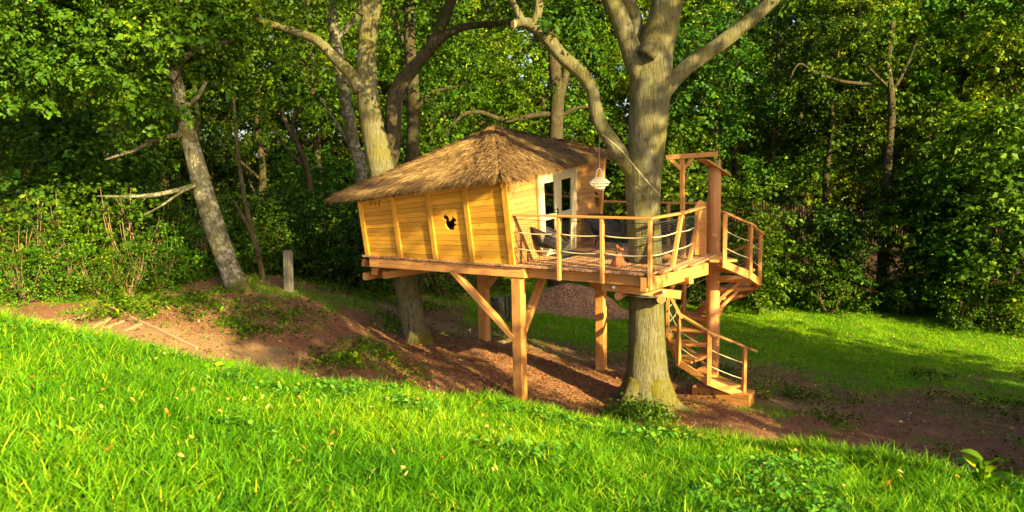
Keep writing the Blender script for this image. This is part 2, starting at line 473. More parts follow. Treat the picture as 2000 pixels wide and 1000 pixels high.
def axis(lo, a, b, hi, fine, coarse):
    m = np.arange(a, b, fine)
    l = a - np.cumsum(fine * 1.16 ** np.arange(1, 60)); l = l[l > lo][::-1]
    r = b + np.cumsum(fine * 1.16 ** np.arange(1, 60)) - fine; r = r[r < hi]
    return np.concatenate([[lo], l, m, r, [hi]])
XS = axis(-160, -13, 17, 160, 0.11, 4); YS = axis(-40, 1.5, 31, 260, 0.11, 4)
GX, GY = np.meshgrid(XS, YS)
GZ = hgt(GX, GY)
nx, ny = len(XS), len(YS)
gv = np.stack([GX.ravel(), GY.ravel(), GZ.ravel()], 1)
i0 = (np.arange(ny - 1)[:, None] * nx + np.arange(nx - 1)[None, :]).ravel()
gl = np.stack([i0, i0 + 1, i0 + 1 + nx, i0 + nx], 1).ravel()

SAND = np.array([at_z(x, y, -0.15)[:2] for x, y in ((760, 655), (960, 680), (1100, 694), (1240, 715), (1350, 742), (1480, 752), (1620, 772))])
def polyd(x, y, P):
    d = np.full(np.shape(x), 1e9)
    for a, b in zip(P[:-1], P[1:]):
        ab = b - a; t = np.clip(((x - a[0]) * ab[0] + (y - a[1]) * ab[1]) / ab.dot(ab), 0, 1)
        d = np.minimum(d, np.hypot(x - a[0] - t * ab[0], y - a[1] - t * ab[1]))
    return d
def covers(x, y):
    """grass, mulch, sand amounts"""
    b, s, e = bank(x, y); g = lower(x, y)
    nz = fbm(x * 0.5, y * 0.5, 0, 21, 4) - 0.5; nf = fbm(x * 1.7, y * 1.7, 0, 23, 3) - 0.5
    on = 1 - sstep(0.05, 0.7, e + nf * 0.6)
    # lawn starts beyond a line that runs left to right
    line = np.interp(x, [-14, -8, -4, -1, 3, 7, 11, 16], [29, 27, 24.0, 20.6, 19.4, 18.6, 17.4, 16.4])
    lawn = np.clip(0.45 + (y - line) / 8.5 + nz * 0.9 + nf * 0.5, 0, 1)
    lawn = np.where(x < -1.5, np.maximum(lawn * 0.5, sstep(-0.02, 0.24, nz + nf * 0.7 - 0.03) * 0.55), lawn)
    lawn = np.maximum(lawn, sstep(0.02, 0.26, nz * 0.7 + nf * 0.8) * 0.55 * sstep(0.5, 2, e))
    forest = sstep(31, 34, y + np.interp(x, [-12, -3, 0, 5, 10, 20], [9.0, 1.5, -4.0, -4.0, 0.0, 4.5]) + nf * 1.5)
    lawn = lawn * (1 - forest)
    lpath = 1 - sstep(0.7, 1.6, polyd(x, y, np.array([(-14, 15.5), (-10, 15.3), (-7.6, 15.6), (-5.6, 14.8)])) + nf)
    cx, cy = x - 0.4, y - 17.0
    q = np.hypot((cx * .86 - cy * .5) / 4.3, (cx * .5 + cy * .86) / 2.1)
    mul = 1 - sstep(0.85, 1.15, q + nz * 0.5)
    sand = 0.85 * (1 - sstep(0.0, 0.9, polyd(x, y, SAND) + nf * 1.1))
    sand = np.maximum(sand * (1 - 0.2 * nz), lpath)
    mul = mul * (1 - 0.8 * sand)
    gr = np.maximum(on, lawn * (1 - mul) * (1 - sand))
    return gr, mul, sand, forest
cg, cm, cs, cf = covers(gv[:, 0], gv[:, 1])

def groundmat():
    m, t, b = M('ground_cover')
    tc = nd(t, 'ShaderNodeTexCoord').outputs['Object']
    a = attr(t, 'cover'); sep = nd(t, 'ShaderNodeSeparateColor'); t.links.new(a.outputs['Color'], sep.inputs[0])
    n1 = noise(t, tc, 2.2, 6, 0.65); n2 = noise(t, tc, 18, 5, 0.7); n3 = noise(t, tc, 55, 3, 0.7); n4 = noise(t, tc, 0.6, 4, 0.6)
    dirt = ramp(t, n1, [(0.3, (0.16, 0.062, 0.030)), (0.55, (0.27, 0.115, 0.058)), (0.75, (0.38, 0.19, 0.10))])
    dirt = mixc(t, 0.5, dirt, ramp(t, n2, [(0.35, (0.12, 0.046, 0.024)), (0.65, (0.38, 0.195, 0.11))]))
    vo = nd(t, 'ShaderNodeTexVoronoi'); vo.inputs['Scale'].default_value = 26; t.links.new(mapv(t, tc, (1, 1.8, 1)), vo.inputs['Vector'])
    sp = nd(t, 'ShaderNodeSeparateColor'); t.links.new(vo.outputs['Color'], sp.inputs[0])
    mul = ramp(t, sp.outputs[0], [(0.1, (0.15, 0.06, 0.026)), (0.5, (0.32, 0.135, 0.06)), (0.92, (0.48, 0.24, 0.115))])
    sand = ramp(t, n2, [(0.3, (0.25, 0.135, 0.06)), (0.7, (0.43, 0.26, 0.125))])
    gr = ramp(t, n2, [(0.3, (0.035, 0.10, 0.003)), (0.5, (0.085, 0.20, 0.004)), (0.7, (0.16, 0.27, 0.006))])
    gr = mixc(t, ramp(t, n4, [(0.4, (0, 0, 0)), (0.65, (0.6, 0.6, 0.6))]), gr, mixc(t, n3, (0.13, 0.17, 0.008), (0.22, 0.28, 0.012)))
    n5 = noise(t, tc, 6.0, 6, 0.7)
    j = mathn(t, 'ADD', mathn(t, 'MULTIPLY', mathn(t, 'SUBTRACT', n2, 0.5), 1.3), mathn(t, 'MULTIPLY', mathn(t, 'SUBTRACT', n5, 0.5), 1.5))
    def th(ch, lo, hi):
        return ramp(t, mathn(t, 'ADD', sep.outputs[ch], j), [(lo, (0, 0, 0)), (hi, (1, 1, 1))])
    c = mixc(t, th(1, 0.35, 0.65), dirt, mul)
    c = mixc(t, th(2, 0.35, 0.75), c, sand)
    c = mixc(t, th(0, 0.38, 0.62), c, gr)
    c = mixc(t, a.outputs['Alpha'], c, mixc(t, n2, (0.03, 0.016, 0.01), (0.11, 0.055, 0.03)))
    t.links.new(c, b.inputs['Base Color'])
    b.inputs['Roughness'].default_value = 0.95; b.inputs['Specular IOR Level'].default_value = 0.1
    bump(t, b, mathn(t, 'ADD', n2, mathn(t, 'MULTIPLY', n3, 0.6)), 0.8, 0.05)
    return m
me = fast_mesh('ground', gv, gl, np.arange(len(i0)) * 4, np.full(len(i0), 4), groundmat(), None, True)
ca = me.attributes.new('cover', 'FLOAT_COLOR', 'POINT')
ca.data.foreach_set('color', np.stack([cg, cm, cs, cf], 1).astype(np.float32).ravel())
tag(link('ground', me), kind='structure')

# ------------------------------------------------------------------ grasses and litter (stuff)
def scatter_grass(name, pts, lmin, lmax, wmin, wmax, mat, seed, seg=3, lean=0.35):
    g = np.random.default_rng(seed); n = len(pts)
    z = hgt(pts[:, 0], pts[:, 1]); base = np.column_stack([pts, z - 0.01])
    flow = fbm(pts[:, 0] * 2.3, pts[:, 1] * 2.3, 0, seed, 2) * 6 * math.pi
    an = flow + g.normal(0, 1.5, n)
    ln = np.abs(g.normal(lean, 0.4, n))
    d = np.column_stack([np.cos(an) * ln, np.sin(an) * ln, np.ones(n)]); d /= np.linalg.norm(d, axis=1)[:, None]
    sa = g.uniform(0, 2 * math.pi, n); side = np.column_stack([np.cos(sa), np.sin(sa), np.zeros(n)])
    bl = g.uniform(0.1, 0.7, n)
    bend = np.column_stack([np.cos(an) * bl, np.sin(an) * bl, -bl * 0.55])
    hs = 0.25 + 1.5 * fbm(pts[:, 0] * 2.6, pts[:, 1] * 2.6, 0, seed + 4, 3)
    L = g.uniform(lmin, lmax, n) * hs; W = g.uniform(wmin, wmax, n)
    tint = np.clip(g.beta(1.6, 2.4, n) + (fbm(pts[:, 0] * 0.8, pts[:, 1] * 0.8, 0, seed + 8, 3) - 0.5) * 0.8, 0, 1)
    tint = np.where(g.random(n) < 0.025, 1.0, np.minimum(tint, 0.86))
    return strips(name, base, d, side, L, W, bend, mat, tint, seg)

N = 155000
th = rng.uniform(-0.72, 0.72, N); u = rng.random(N)
rc = np.interp(np.arctan2(np.sin(th), np.cos(th)), _cr[:, 0], _cr[:, 1])
r = 3.6 + (rc + 1.0 - 3.6) * u ** 0.8
pts = np.column_stack([r * np.sin(th), r * np.cos(th)])
keep = rng.random(N) < 1 - sstep(0.0, 0.9, r - rc + rng.normal(0, 0.2, N))
gm = scatter_grass('grass', pts[keep], 0.06, 0.19, 0.006, 0.0135, GL['grass'], 11)
tag(link('grass', gm), 'bright green uncut meadow grass on the sunny bank', 'grass', kind='stuff')
# a few long seeding stems at the rim
N = 1400
th = rng.uniform(-0.68, 0.68, N); rc = np.interp(th, _cr[:, 0], _cr[:, 1]); r = rc + rng.uniform(-3, 0.25, N)
pts = np.column_stack([r * np.sin(th), r * np.cos(th)])
gm = scatter_grass('grass_stems', pts, 0.22, 0.36, 0.004, 0.007, GL['grass'], 17, 4, 0.25)
tag(link('grass', gm), 'long thin grass stems standing above the meadow grass', 'grass', kind='stuff')
# short lawn and tufts on bare soil
N = 440000
px = rng.uniform(-11, 19, N); py = rng.uniform(12.5, 32, N)
a, b_, c_, d_ = covers(px, py); _, _, e = bank(px, py)
keep = (rng.random(N) < (a + 0.03) * 0.95) & (e > 0.3) & (rng.random(N) < np.clip(26 / py, 0, 1) * 0.9) & (np.abs(px) < py * 0.72)
lm = scatter_grass('lawn_grass', np.column_stack([px, py])[keep], 0.04, 0.12, 0.008, 0.018, GL['lawn'], 23, 2, 0.35)
tag(link('lawn_grass', lm), 'short patchy lawn grass on the trodden clearing', 'grass', kind='stuff')

def leaf_quads(name, pts, size, mat, seed, lift=0.01, tilt=0.35, asp=0.6):
    g = np.random.default_rng(seed); n = len(pts)
    a = g.uniform(0, 6.283, n); L = size * g.uniform(0.6, 1.3, n)
    d = np.column_stack([np.cos(a), np.sin(a), g.normal(0, tilt, n)]); s = np.column_stack([-np.sin(a), np.cos(a), g.normal(0, tilt, n)])
    c = np.column_stack([pts, hgt(pts[:, 0], pts[:, 1]) + lift]) if pts.shape[1] == 2 else pts
    h = L[:, None] / 2
    up = np.column_stack([np.zeros(n), np.zeros(n), L * g.uniform(0.05, 0.25, n)])
    Vv = np.stack([c - d * h, c - d * h * 0.2 - s * h * asp + up, c + d * h * 0.45 - s * h * asp * 0.8 + up, c + d * h, c + d * h * 0.45 + s * h * asp * 0.8 + up, c - d * h * 0.2 + s * h * asp + up], 1)
    idx = np.array([0, 1, 2, 3, 0, 3, 4, 5]); loops = (idx[None] + (np.arange(n) * 6)[:, None]).ravel()
    return fast_mesh(name, Vv.reshape(-1, 3), loops, np.arange(2 * n) * 4, np.full(2 * n, 4), mat, np.repeat(g.random(n), 2))
N = 160
th = rng.uniform(-0.64, 0.62, N); rc = np.interp(th, _cr[:, 0], _cr[:, 1]); r = 5.2 + (rc - 5.2) * rng.random(N) ** 0.7
th = np.where(rng.random(N) < 0.55, -np.abs(th), th)
pts = np.column_stack([r * np.sin(th), r * np.cos(th)])
p3 = np.column_stack([pts, hgt(pts[:, 0], pts[:, 1]) + rng.uniform(0.08, 0.14, N)])
tag(link('fallen_leaves', leaf_quads('fallen_leaves', p3, 0.042, MAT['fallen'], 31, 0, 0.5)), 'yellow fallen leaves lying in the meadow grass', 'leaves', kind='stuff')
N = 13000
px = rng.uniform(-9, 17, N); py = rng.uniform(12, 31, N); _, _, e = bank(px, py)
k = (e > 0.6) & (rng.random(N) < np.where(covers(px, py)[0] > 0.5, 0.3, 0.85))
tag(link('leaf_litter', leaf_quads('leaf_litter', np.column_stack([px, py])[k], 0.075, MAT['litter'], 33, 0.025)), 'dry brown and pale leaves scattered over soil and lawn', 'leaves', kind='stuff')
N = 1500
px = rng.uniform(-9, 14, N); py = rng.uniform(12.5, 24, N); k = (bank(px, py)[2] > 0.6) & (covers(px, py)[0] < 0.6); px, py = px[k], py[k]; n_ = len(px)
a_ = rng.uniform(0, 6.283, n_); dd_ = np.column_stack([np.cos(a_), np.sin(a_), rng.normal(0.03, 0.08, n_)])
tw = strips('twigs', np.column_stack([px, py, hgt(px, py) + 0.012]), dd_, np.column_stack([-np.sin(a_), np.cos(a_), np.zeros(n_)]), rng.uniform(0.08, 0.4, n_), rng.uniform(0.008, 0.018, n_), rng.normal(0, 0.15, (n_, 3)) * (1, 1, 0.2), MAT['litter'], rng.random(n_) * 0.7, 3)
tag(link('twigs', tw), 'thin dry twigs lying over the bare soil', 'twigs', kind='stuff')
N = 16000
px = rng.uniform(-4.5, 6, N); py = rng.uniform(13.5, 20.5, N)
k = rng.random(N) < covers(px, py)[1]
chip = wood('mulch_chip', (0.34, 0.16, 0.07), (0.22, 0.095, 0.04), (0.11, 0.045, 0.02), 0.2, 0.9, False)
cmat = leafmat('bark_chip', (0.15, 0.06, 0.026), (0.30, 0.13, 0.058), (0.46, 0.24, 0.12), 0.02)
tag(link('bark_mulch', leaf_quads('bark_mulch', np.column_stack([px, py])[k], 0.045, cmat, 35, 0.012, 0.35, 0.45)), 'reddish bark mulch spread under the treehouse', 'mulch', kind='stuff')

def weeds(name, centers, label, seed, mat='weed'):
    g = np.random.default_rng(seed); P = []
    for cx, cy in centers:
        k = g.integers(14, 40); r = g.uniform(0.1, 0.32)
        q = np.column_stack([cx + g.normal(0, r, k), cy + g.normal(0, r, k)])
        P.append(np.column_stack([q, hgt(q[:, 0], q[:, 1]) + g.uniform(0.02, 0.16, k)]))
    tag(link(name, leaf_quads(name, np.vstack(P), 0.085, GL[mat], seed, 0, 0.45, 0.5)), label, 'weeds', kind='stuff')
th = rng.uniform(-0.66, 0.66, 1500); rc = np.interp(th, _cr[:, 0], _cr[:, 1]); r = 4.5 + (rc - 4.5) * rng.random(1500) ** 0.6
cx, cy = r * np.sin(th), r * np.cos(th); k = fbm(cx * 0.9, cy * 0.9, 0, 66, 3) > 0.57
g = np.random.default_rng(67); P = []
for x_, y_ in np.column_stack([cx, cy])[k][:230]:
    n_ = g.integers(6, 18); q = np.column_stack([x_ + g.normal(0, 0.09, n_), y_ + g.normal(0, 0.09, n_)])
    P.append(np.column_stack([q, hgt(q[:, 0], q[:, 1]) + g.uniform(0.06, 0.15, n_)]))
tag(link('meadow_weeds', leaf_quads('meadow_weeds', np.vstack(P), 0.06, GL['weed'], 68, 0, 0.4, 0.62)), 'broad leaved weeds mixed into the meadow grass', 'weeds', kind='stuff')
cx = rng.uniform(-9.5, -0.8, 2600); cy = rng.uniform(15.2, 24, 2600)
k = (fbm(cx * 0.7, cy * 0.7, 0, 61, 3) > 0.56) & (covers(cx, cy)[1] < 0.4) & (bank(cx, cy)[2] > 0.6) & (covers(cx, cy)[2] < 0.3)
weeds('ground_weeds', np.column_stack([cx, cy])[k][:280], 'low green weeds in patches on the shaded soil slope', 62, 'mid')
cx = rng.uniform(3, 16, 1500); cy = rng.uniform(12, 20, 1500)
k = (fbm(cx * 0.8, cy * 0.8, 0, 63, 3) > 0.6) & (bank(cx, cy)[2] > 0.6)
weeds('ground_weeds', np.column_stack([cx, cy])[k][:130], 'scattered low weeds on the bare soil beyond the stair', 64, 'mid')

# ------------------------------------------------------------------ treehouse
ZD = 2.75
A = at_z(1003, 516, ZD); F1 = at_z(1270, 532, ZD); B_ = at_z(725, 497, ZD)
U = nrm((F1 - B_) * (1, 1, 0)); VV = np.array([-U[1], U[0], 0.0])
n1 = -VV; n2 = U
Z = np.array([0, 0, 1.0])
def dk(s, t, z=0.0): return A + U * s + VV * t + Z * z
def st(p): q = p - A; return float(np.dot(q, U)), float(np.dot(q, VV))
sB = st(B_)[0]; tD = st(at_z(1180, 473, ZD))[1]
B_ = dk(sB, 0); D_ = dk(0, tD); E_ = dk(sB, tD)
sF = st(F1)[0]
Cp = at_z(1017, 780, hz(0.18, 15.4)); Cp = dk(st(Cp)[0], max(0.10, st(Cp)[1])); Cp[2] = hz(Cp[0], Cp[1])
TH = thing('treehouse', Cp, 'wooden treehouse with thatched hip roof and railed terrace on timber posts', 'treehouse')

# posts, beams, braces
def part(name, mat, fn, parent=TH, **k):
    m = MB(); fn(m); return m.build(name, mat, parent, **k)
zt = ZD - 0.06
sC = st(Cp)
post_xy = [(sC[0], 0.12, 0.22), (st(at_y(940, 672, 19.3))[0], 3.2, 0.235), (st(at_y(1176, 728, 17.8))[0], 3.2, 0.21)]
for s_, t_, w_ in post_xy:
    p = dk(s_, t_); g = hz(p[0], p[1])
    part('support_post', 'larch', lambda m: m.beam((p[0], p[1], g - 0.2), (p[0], p[1], zt - 0.2), w_, w_, VV, 0.012))
# front beams (two lengths meeting beside the corner post)
bt, bh = 0.14, 0.20
zb = zt - bh / 2 - 0.005
part('front_beam', 'larch', lambda m: m.beam(dk(sB + 0.02, 0.05, zb - ZD), dk(0.26, 0.05, zb - ZD), bt, bh))
part('front_beam', 'larch', lambda m: m.beam(dk(0.10, 0.05 + bt + 0.005, zb - ZD - 0.005), dk(sF + 0.02, 0.05 + 0.03, zb - ZD - 0.005), bt * 0.8, bh))
part('rear_beam', 'larch', lambda m: m.beam(dk(sB, 3.2, zb - ZD), dk(2.9, 3.2, zb - ZD), bt, bh))
for s_ in (sB + 0.3, sB + 1.4, -0.9, 0.55, 1.5):
    part('joist', 'larch', lambda m: m.beam(dk(s_, 0.13, zb - ZD + 0.02), dk(s_, tD - 0.1, zb - ZD + 0.02), 0.10, 0.15))
# side beam at the right end, sunlit end grain, and the slanted end beam
part('side_beam', 'larch', lambda m: m.beam(dk(sF - 0.02, -0.03, zb - ZD - 0.04), dk(sF + 0.42, 2.1, zb - ZD - 0.02), 0.13, 0.24))
part('corner_block', 'larch', lambda m: m.beam(dk(sF - 0.06, -0.06, zb - ZD - 0.17), dk(sF - 0.06, -0.06, zb - ZD + 0.09), 0.12, 0.12, U))
part('outrigger', 'larch', lambda m: m.beam(dk(sF - 0.55, 1.5, -0.42), at_y(1350, 548, 14.6), 0.14, 0.13))
# braces
def brace(p0, p1, w=0.15, h=0.09, up=VV): part('brace', 'larch', lambda m: m.beam(p0, p1, h, w, up))
zb2 = zt - bh - 0.0
c_ = dk(*post_xy[0][:2])
pb = lambda s_, t_, z_: np.array([*dk(s_, t_)[:2], z_])
brace(pb(post_xy[0][0] - 0.08, 0.06, 1.22), pb(post_xy[0][0] - 1.55, 0.06, zb2 + 0.02), 0.16, 0.10)
brace(pb(post_xy[0][0], 0.20, 1.25), pb(post_xy[0][0], 1.35, zb2 + 0.02), 0.16, 0.10, U)
brace(pb(post_xy[1][0] + 0.08, 3.2, 1.55), pb(post_xy[1][0] + 1.0, 3.2, zb2 + 0.02), 0.14, 0.10)
brace(pb(post_xy[2][0] - 0.06, 3.2, 1.75), pb(post_xy[2][0] - 0.85, 3.2, zb2 + 0.02), 0.17, 0.12)
part('bolster', 'larch', lambda m: m.beam(pb(post_xy[0][0] + 0.02, 0.2, zb2 - 0.03), pb(post_xy[0][0] + 0.02, 1.9, zb2 - 0.03), 0.13, 0.13))
# timbers clamped round the house tree
for (x0, y0, Y0), (x1, y1, Y1), hh in (((710, 513, 17.6), (800, 522, 18.6), 0.17), ((730, 514, 17.3), (830, 524, 18.7), 0.17), ((713, 540, 17.9), (775, 528, 19.2), 0.17), ((750, 537, 17.6), (870, 519, 18.9), 0.17)):
    part('clamp_timber', 'larch', lambda m: m.beam(at_y(x0, y0, Y0), at_y(x1, y1, Y1), 0.13, hh))
part('clamp_block', 'larch', lambda m: m.beam(at_y(733, 522, 17.9), at_y(733, 536, 17.9), 0.16, 0.16))
# clamp round the big oak: cross timber, two round logs, bolts, wire
part('clamp_timber', 'larch', lambda m: m.beam(at_y(1176, 559, 14.85), at_y(1330, 576, 14.55), 0.13, 0.15))
for x, y in ((1208, 578), (1291, 585)):
    part('clamp_log', 'pole', lambda m: m.tube([at_y(x, y, 14.5), at_y(x + 16, y - 8, 16.2)], [0.082, 0.082], 12))
for x, y, Y in ((1198, 561, 14.70), (1296, 570, 14.52)):
    part('bolt', 'steel', lambda m: m.tube([at_y(x, y, Y + 0.05), at_y(x, y, Y - 0.10)], [0.035, 0.03], 8))
part('wire', 'steel', lambda m: m.tube([at_y(1215, 576, 14.6), at_y(1250, 580, 14.5), at_y(1288, 582, 14.5)], [0.006] * 3, 5))

# oak position in the deck frame, so the planks stop short of the trunk
OAK = at_y(1264, 540, 15.4); so_, to_ = st(OAK)
deck = part('deck', 'deck', lambda m: m.beam(dk(sB - 0.05, 2.0, -0.085), dk(2.8, 2.0, -0.085), 0.1, 0.05))
pw = 0.118; s_ = sB - 0.14; k = 0
rd = random.Random(5)
while s_ < sF + 0.36:
    t0 = -0.075 + 0.02 * math.sin(s_ * 1.7) + rd.uniform(-0.012, 0.012); t1 = tD + 0.02
    if s_ > sF - 0.10:
        q = (s_ - sF + 0.10) / 0.42; t0 += 1.5 * q ** 1.6; t1 -= 0.9 * q
    segs = [(t0, t1)]
    if abs(s_ + pw / 2 - so_) < 0.47:
        hh = math.sqrt(max(0.02, 0.50 ** 2 - (s_ + pw / 2 - so_) ** 2)); segs = [(t0, to_ - hh), (to_ + hh, t1)]
    for a0, a1 in segs:
        if a1 - a0 > 0.1:
            part('plank', 'deck', lambda m: m.beam(dk(s_ + pw / 2, a0, -0.022 + rd.uniform(-0.003, 0.003)), dk(s_ + pw / 2, a1, -0.022), pw - 0.012, 0.045), deck)
    s_ += pw

# walls ---------------------------------------------------------------
At = dk(0, 0) + n1 * 0.42 + n2 * 0.08 + Z * 1.74
Bt = dk(sB, 0) + n1 * 0.25 + U * 0.06 + Z * 1.22
Dt = dk(0, tD) + n2 * 0.14 + Z * 2.06
Et = dk(sB, tD) - U * 0.15 + Z * 1.6
def bil(P, s_, t_):
    a, b, c, d = P; return (a * (1 - s_) + b * s_) * (1 - t_) + (d * (1 - s_) + c * s_) * t_
FW = (A, B_, Bt, At)
fn_ = nrm(np.cross(B_ - A, At - A));  fn_ = fn_ if np.dot(fn_, n1) > 0 else -fn_
DWl = (A, D_, Dt, At)
dn_ = nrm(np.cross(D_ - A, At - A)); dn_ = dn_ if np.dot(dn_, n2) > 0 else -dn_

def cutter(poly, nrm_):
    m = MB(); m.prism([p - nrm_ * 0.12 for p in poly], nrm_ * 0.24)
    return m.build('cutter_shape', 'board')
def pxpoly(pts, P, n, k=10.0, ox=0, oy=0): return [at_plane(ox + x / k, oy + y / k, P, n) for x, y in pts]
SQ = [(455, 440), (470, 410), (510, 397), (550, 420), (575, 465), (580, 520), (603, 508), (630, 470), (626, 400), (642, 395), (660, 440), (700, 470), (722, 495), (710, 518), (685, 522), (682, 560), (722, 583), (715, 605), (682, 607), (678, 650), (668, 688), (600, 695), (560, 680), (520, 640), (497, 590), (503, 540), (510, 500), (490, 480), (466, 490)]
cut_f = [cutter(pxpoly(SQ, A, fn_, 10, 820, 380), fn_)]
def oval(cx, cy, rx, ry, rot, n=10):
    return [(cx + rx * math.cos(a) * math.cos(rot) - ry * math.sin(a) * math.sin(rot), cy + rx * math.cos(a) * math.sin(rot) + ry * math.sin(a) * math.cos(rot)) for a in [i * 2 * math.pi / n for i in range(n)]]
for (cx, cy, rx, ry, rot) in ((680, 380, 45, 80, -0.1), (815, 590, 55, 105, 0), (905, 495, 40, 35, 0), (1030, 600, 45, 115, -0.2), (1235, 630, 48, 85, 0.1), (1265, 445, 35, 80, 0.45), (980, 200, 35, 80, 0), (1130, 210, 45, 60, 0.5)):
    cut_f.append(cutter(pxpoly(oval(cx, cy, rx, ry, rot), A, fn_, 25, 690, 375), fn_))
WN = [[(1158, 386), (1177, 384), (1178, 395), (1174, 402), (1164, 405), (1160, 402)], [(1158, 372), (1168, 380), (1158, 380)], [(1165, 373), (1180, 371), (1181, 378), (1173, 380)]]
cut_d = [cutter([at_plane(x, y, A, dn_) for x, y in q], dn_) for q in WN]
def apply_cuts(o, cuts):
    for c in cuts:
        m = o.modifiers.new('cut', 'BOOLEAN'); m.operation = 'DIFFERENCE'; m.object = c; m.solver = 'EXACT'
    dg = bpy.context.evaluated_depsgraph_get(); dg.update()
    me = bpy.data.meshes.new_from_object(o.evaluated_get(dg))
    old = o.data; o.modifiers.clear(); o.data = me; me.name = old.name
TOCUT = []
def bbox_hit(vs, c):
    a = np.array(vs); b = np.array(c)
    return np.all(a.min(0) <= b.max(0) + 0.01) and np.all(b.min(0) <= a.max(0) + 0.01)
def cut_pts(c): return np.array([v.co for v in c.data.vertices])
def board(wall, P, n, s0, s1, t0, t1, mat, cuts, proud=0.0):
    th = 0.022
    q = [bil(P, s0, t0), bil(P, s1, t0), bil(P, s1, t1), bil(P, s0, t1)]
    gap = 0.0012
    up = nrm(q[3] - q[0])
    q = [q[0] + up * gap, q[1] + up * gap, q[2] - up * gap, q[3] - up * gap]
    # front face bevelled: inset a little along the height
    m = MB(); back = [p + n * 0.002 for p in q]; fr = [p + n * (th + proud) + up * (0.003 if i < 2 else -0.003) for i, p in enumerate(q)]
    m.hexa(back, fr)
    o = m.build('board', mat, wall)
    hit = [c for c in cuts if bbox_hit(m.v, cut_pts(c))]
    if hit: TOCUT.append((o, hit))
    return o
# front wall
def sheet(P, n, parent, name, mat, s0=0, s1=1, th=0.035):
    m = MB(); q = [bil(P, s0, 0), bil(P, s1, 0), bil(P, s1, 1), bil(P, s0, 1)]
    m.hexa([p - n * th for p in q], q); return m.build(name, mat, parent)
fw = sheet(FW, fn_, TH, 'front_wall', 'board'); TOCUT.append((fw, cut_f))
nrow = 14
for k in range(4):
    for r_ in range(nrow):
        t1 = (r_ + 1) / nrow
        board(fw, FW, fn_, k / 4 + 0.001, (k + 1) / 4 - 0.001, r_ / nrow, t1, 'board', cut_f, rd.uniform(-0.001, 0.002))
for k in range(5):
    a0 = bil(FW, k / 4, 0.0) + fn_ * 0.045; a1 = bil(FW, k / 4, 1.0) + fn_ * 0.045
    wv = 0.11 if k else 0.13
    part('batten', 'board', lambda m: m.beam(a0, a1, wv, 0.05, fn_))
# door wall
dl = [st(at_z(x, y, ZD))[1] for x, y in ((1060, 502.5), (1133, 485.5))]
s1d, s2d = dl[0] / tD, dl[1] / tD
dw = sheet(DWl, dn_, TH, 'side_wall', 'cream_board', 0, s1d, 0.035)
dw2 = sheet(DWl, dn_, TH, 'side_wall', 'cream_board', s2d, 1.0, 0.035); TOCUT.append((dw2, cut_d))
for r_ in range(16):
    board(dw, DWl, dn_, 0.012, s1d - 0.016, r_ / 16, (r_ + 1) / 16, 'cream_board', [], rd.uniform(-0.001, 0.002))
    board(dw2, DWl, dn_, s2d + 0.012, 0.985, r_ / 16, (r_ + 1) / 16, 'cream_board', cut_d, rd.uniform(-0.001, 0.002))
part('side_wall', 'cream_board', lambda m: m.hexa([bil(DWl, s1d, 0.95) - dn_ * .04, bil(DWl, s2d, 0.95) - dn_ * .04, bil(DWl, s2d, 1.0) - dn_ * .04, bil(DWl, s1d, 1.0) - dn_ * .04],
     [bil(DWl, s1d, 0.95) + dn_ * .01, bil(DWl, s2d, 0.95) + dn_ * .01, bil(DWl, s2d, 1.0) + dn_ * .01, bil(DWl, s1d, 1.0) + dn_ * .01]))
part('corner_post', 'larch', lambda m: m.beam(bil(DWl, 0.99, 0) + dn_ * 0.03, bil(DWl, 0.99, 1) + dn_ * 0.03, 0.1, 0.08, dn_))
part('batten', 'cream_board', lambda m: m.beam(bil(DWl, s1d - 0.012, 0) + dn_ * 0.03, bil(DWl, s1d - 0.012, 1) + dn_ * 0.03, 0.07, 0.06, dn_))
# hidden walls close the room
part('rear_wall', 'board', lambda m: m.hexa([E_, D_, Dt, Et], [E_ - n1 * -0.04, D_ - n1 * -0.04, Dt - n1 * -0.04, Et - n1 * -0.04]))
part('end_wall', 'board', lambda m: m.hexa([B_, E_, Et, Bt], [B_ + U * .04, E_ + U * .04, Et + U * .04, Bt + U * .04]))
for o, c in TOCUT: apply_cuts(o, c)
for c in cut_f + cut_d: bpy.data.objects.remove(c)

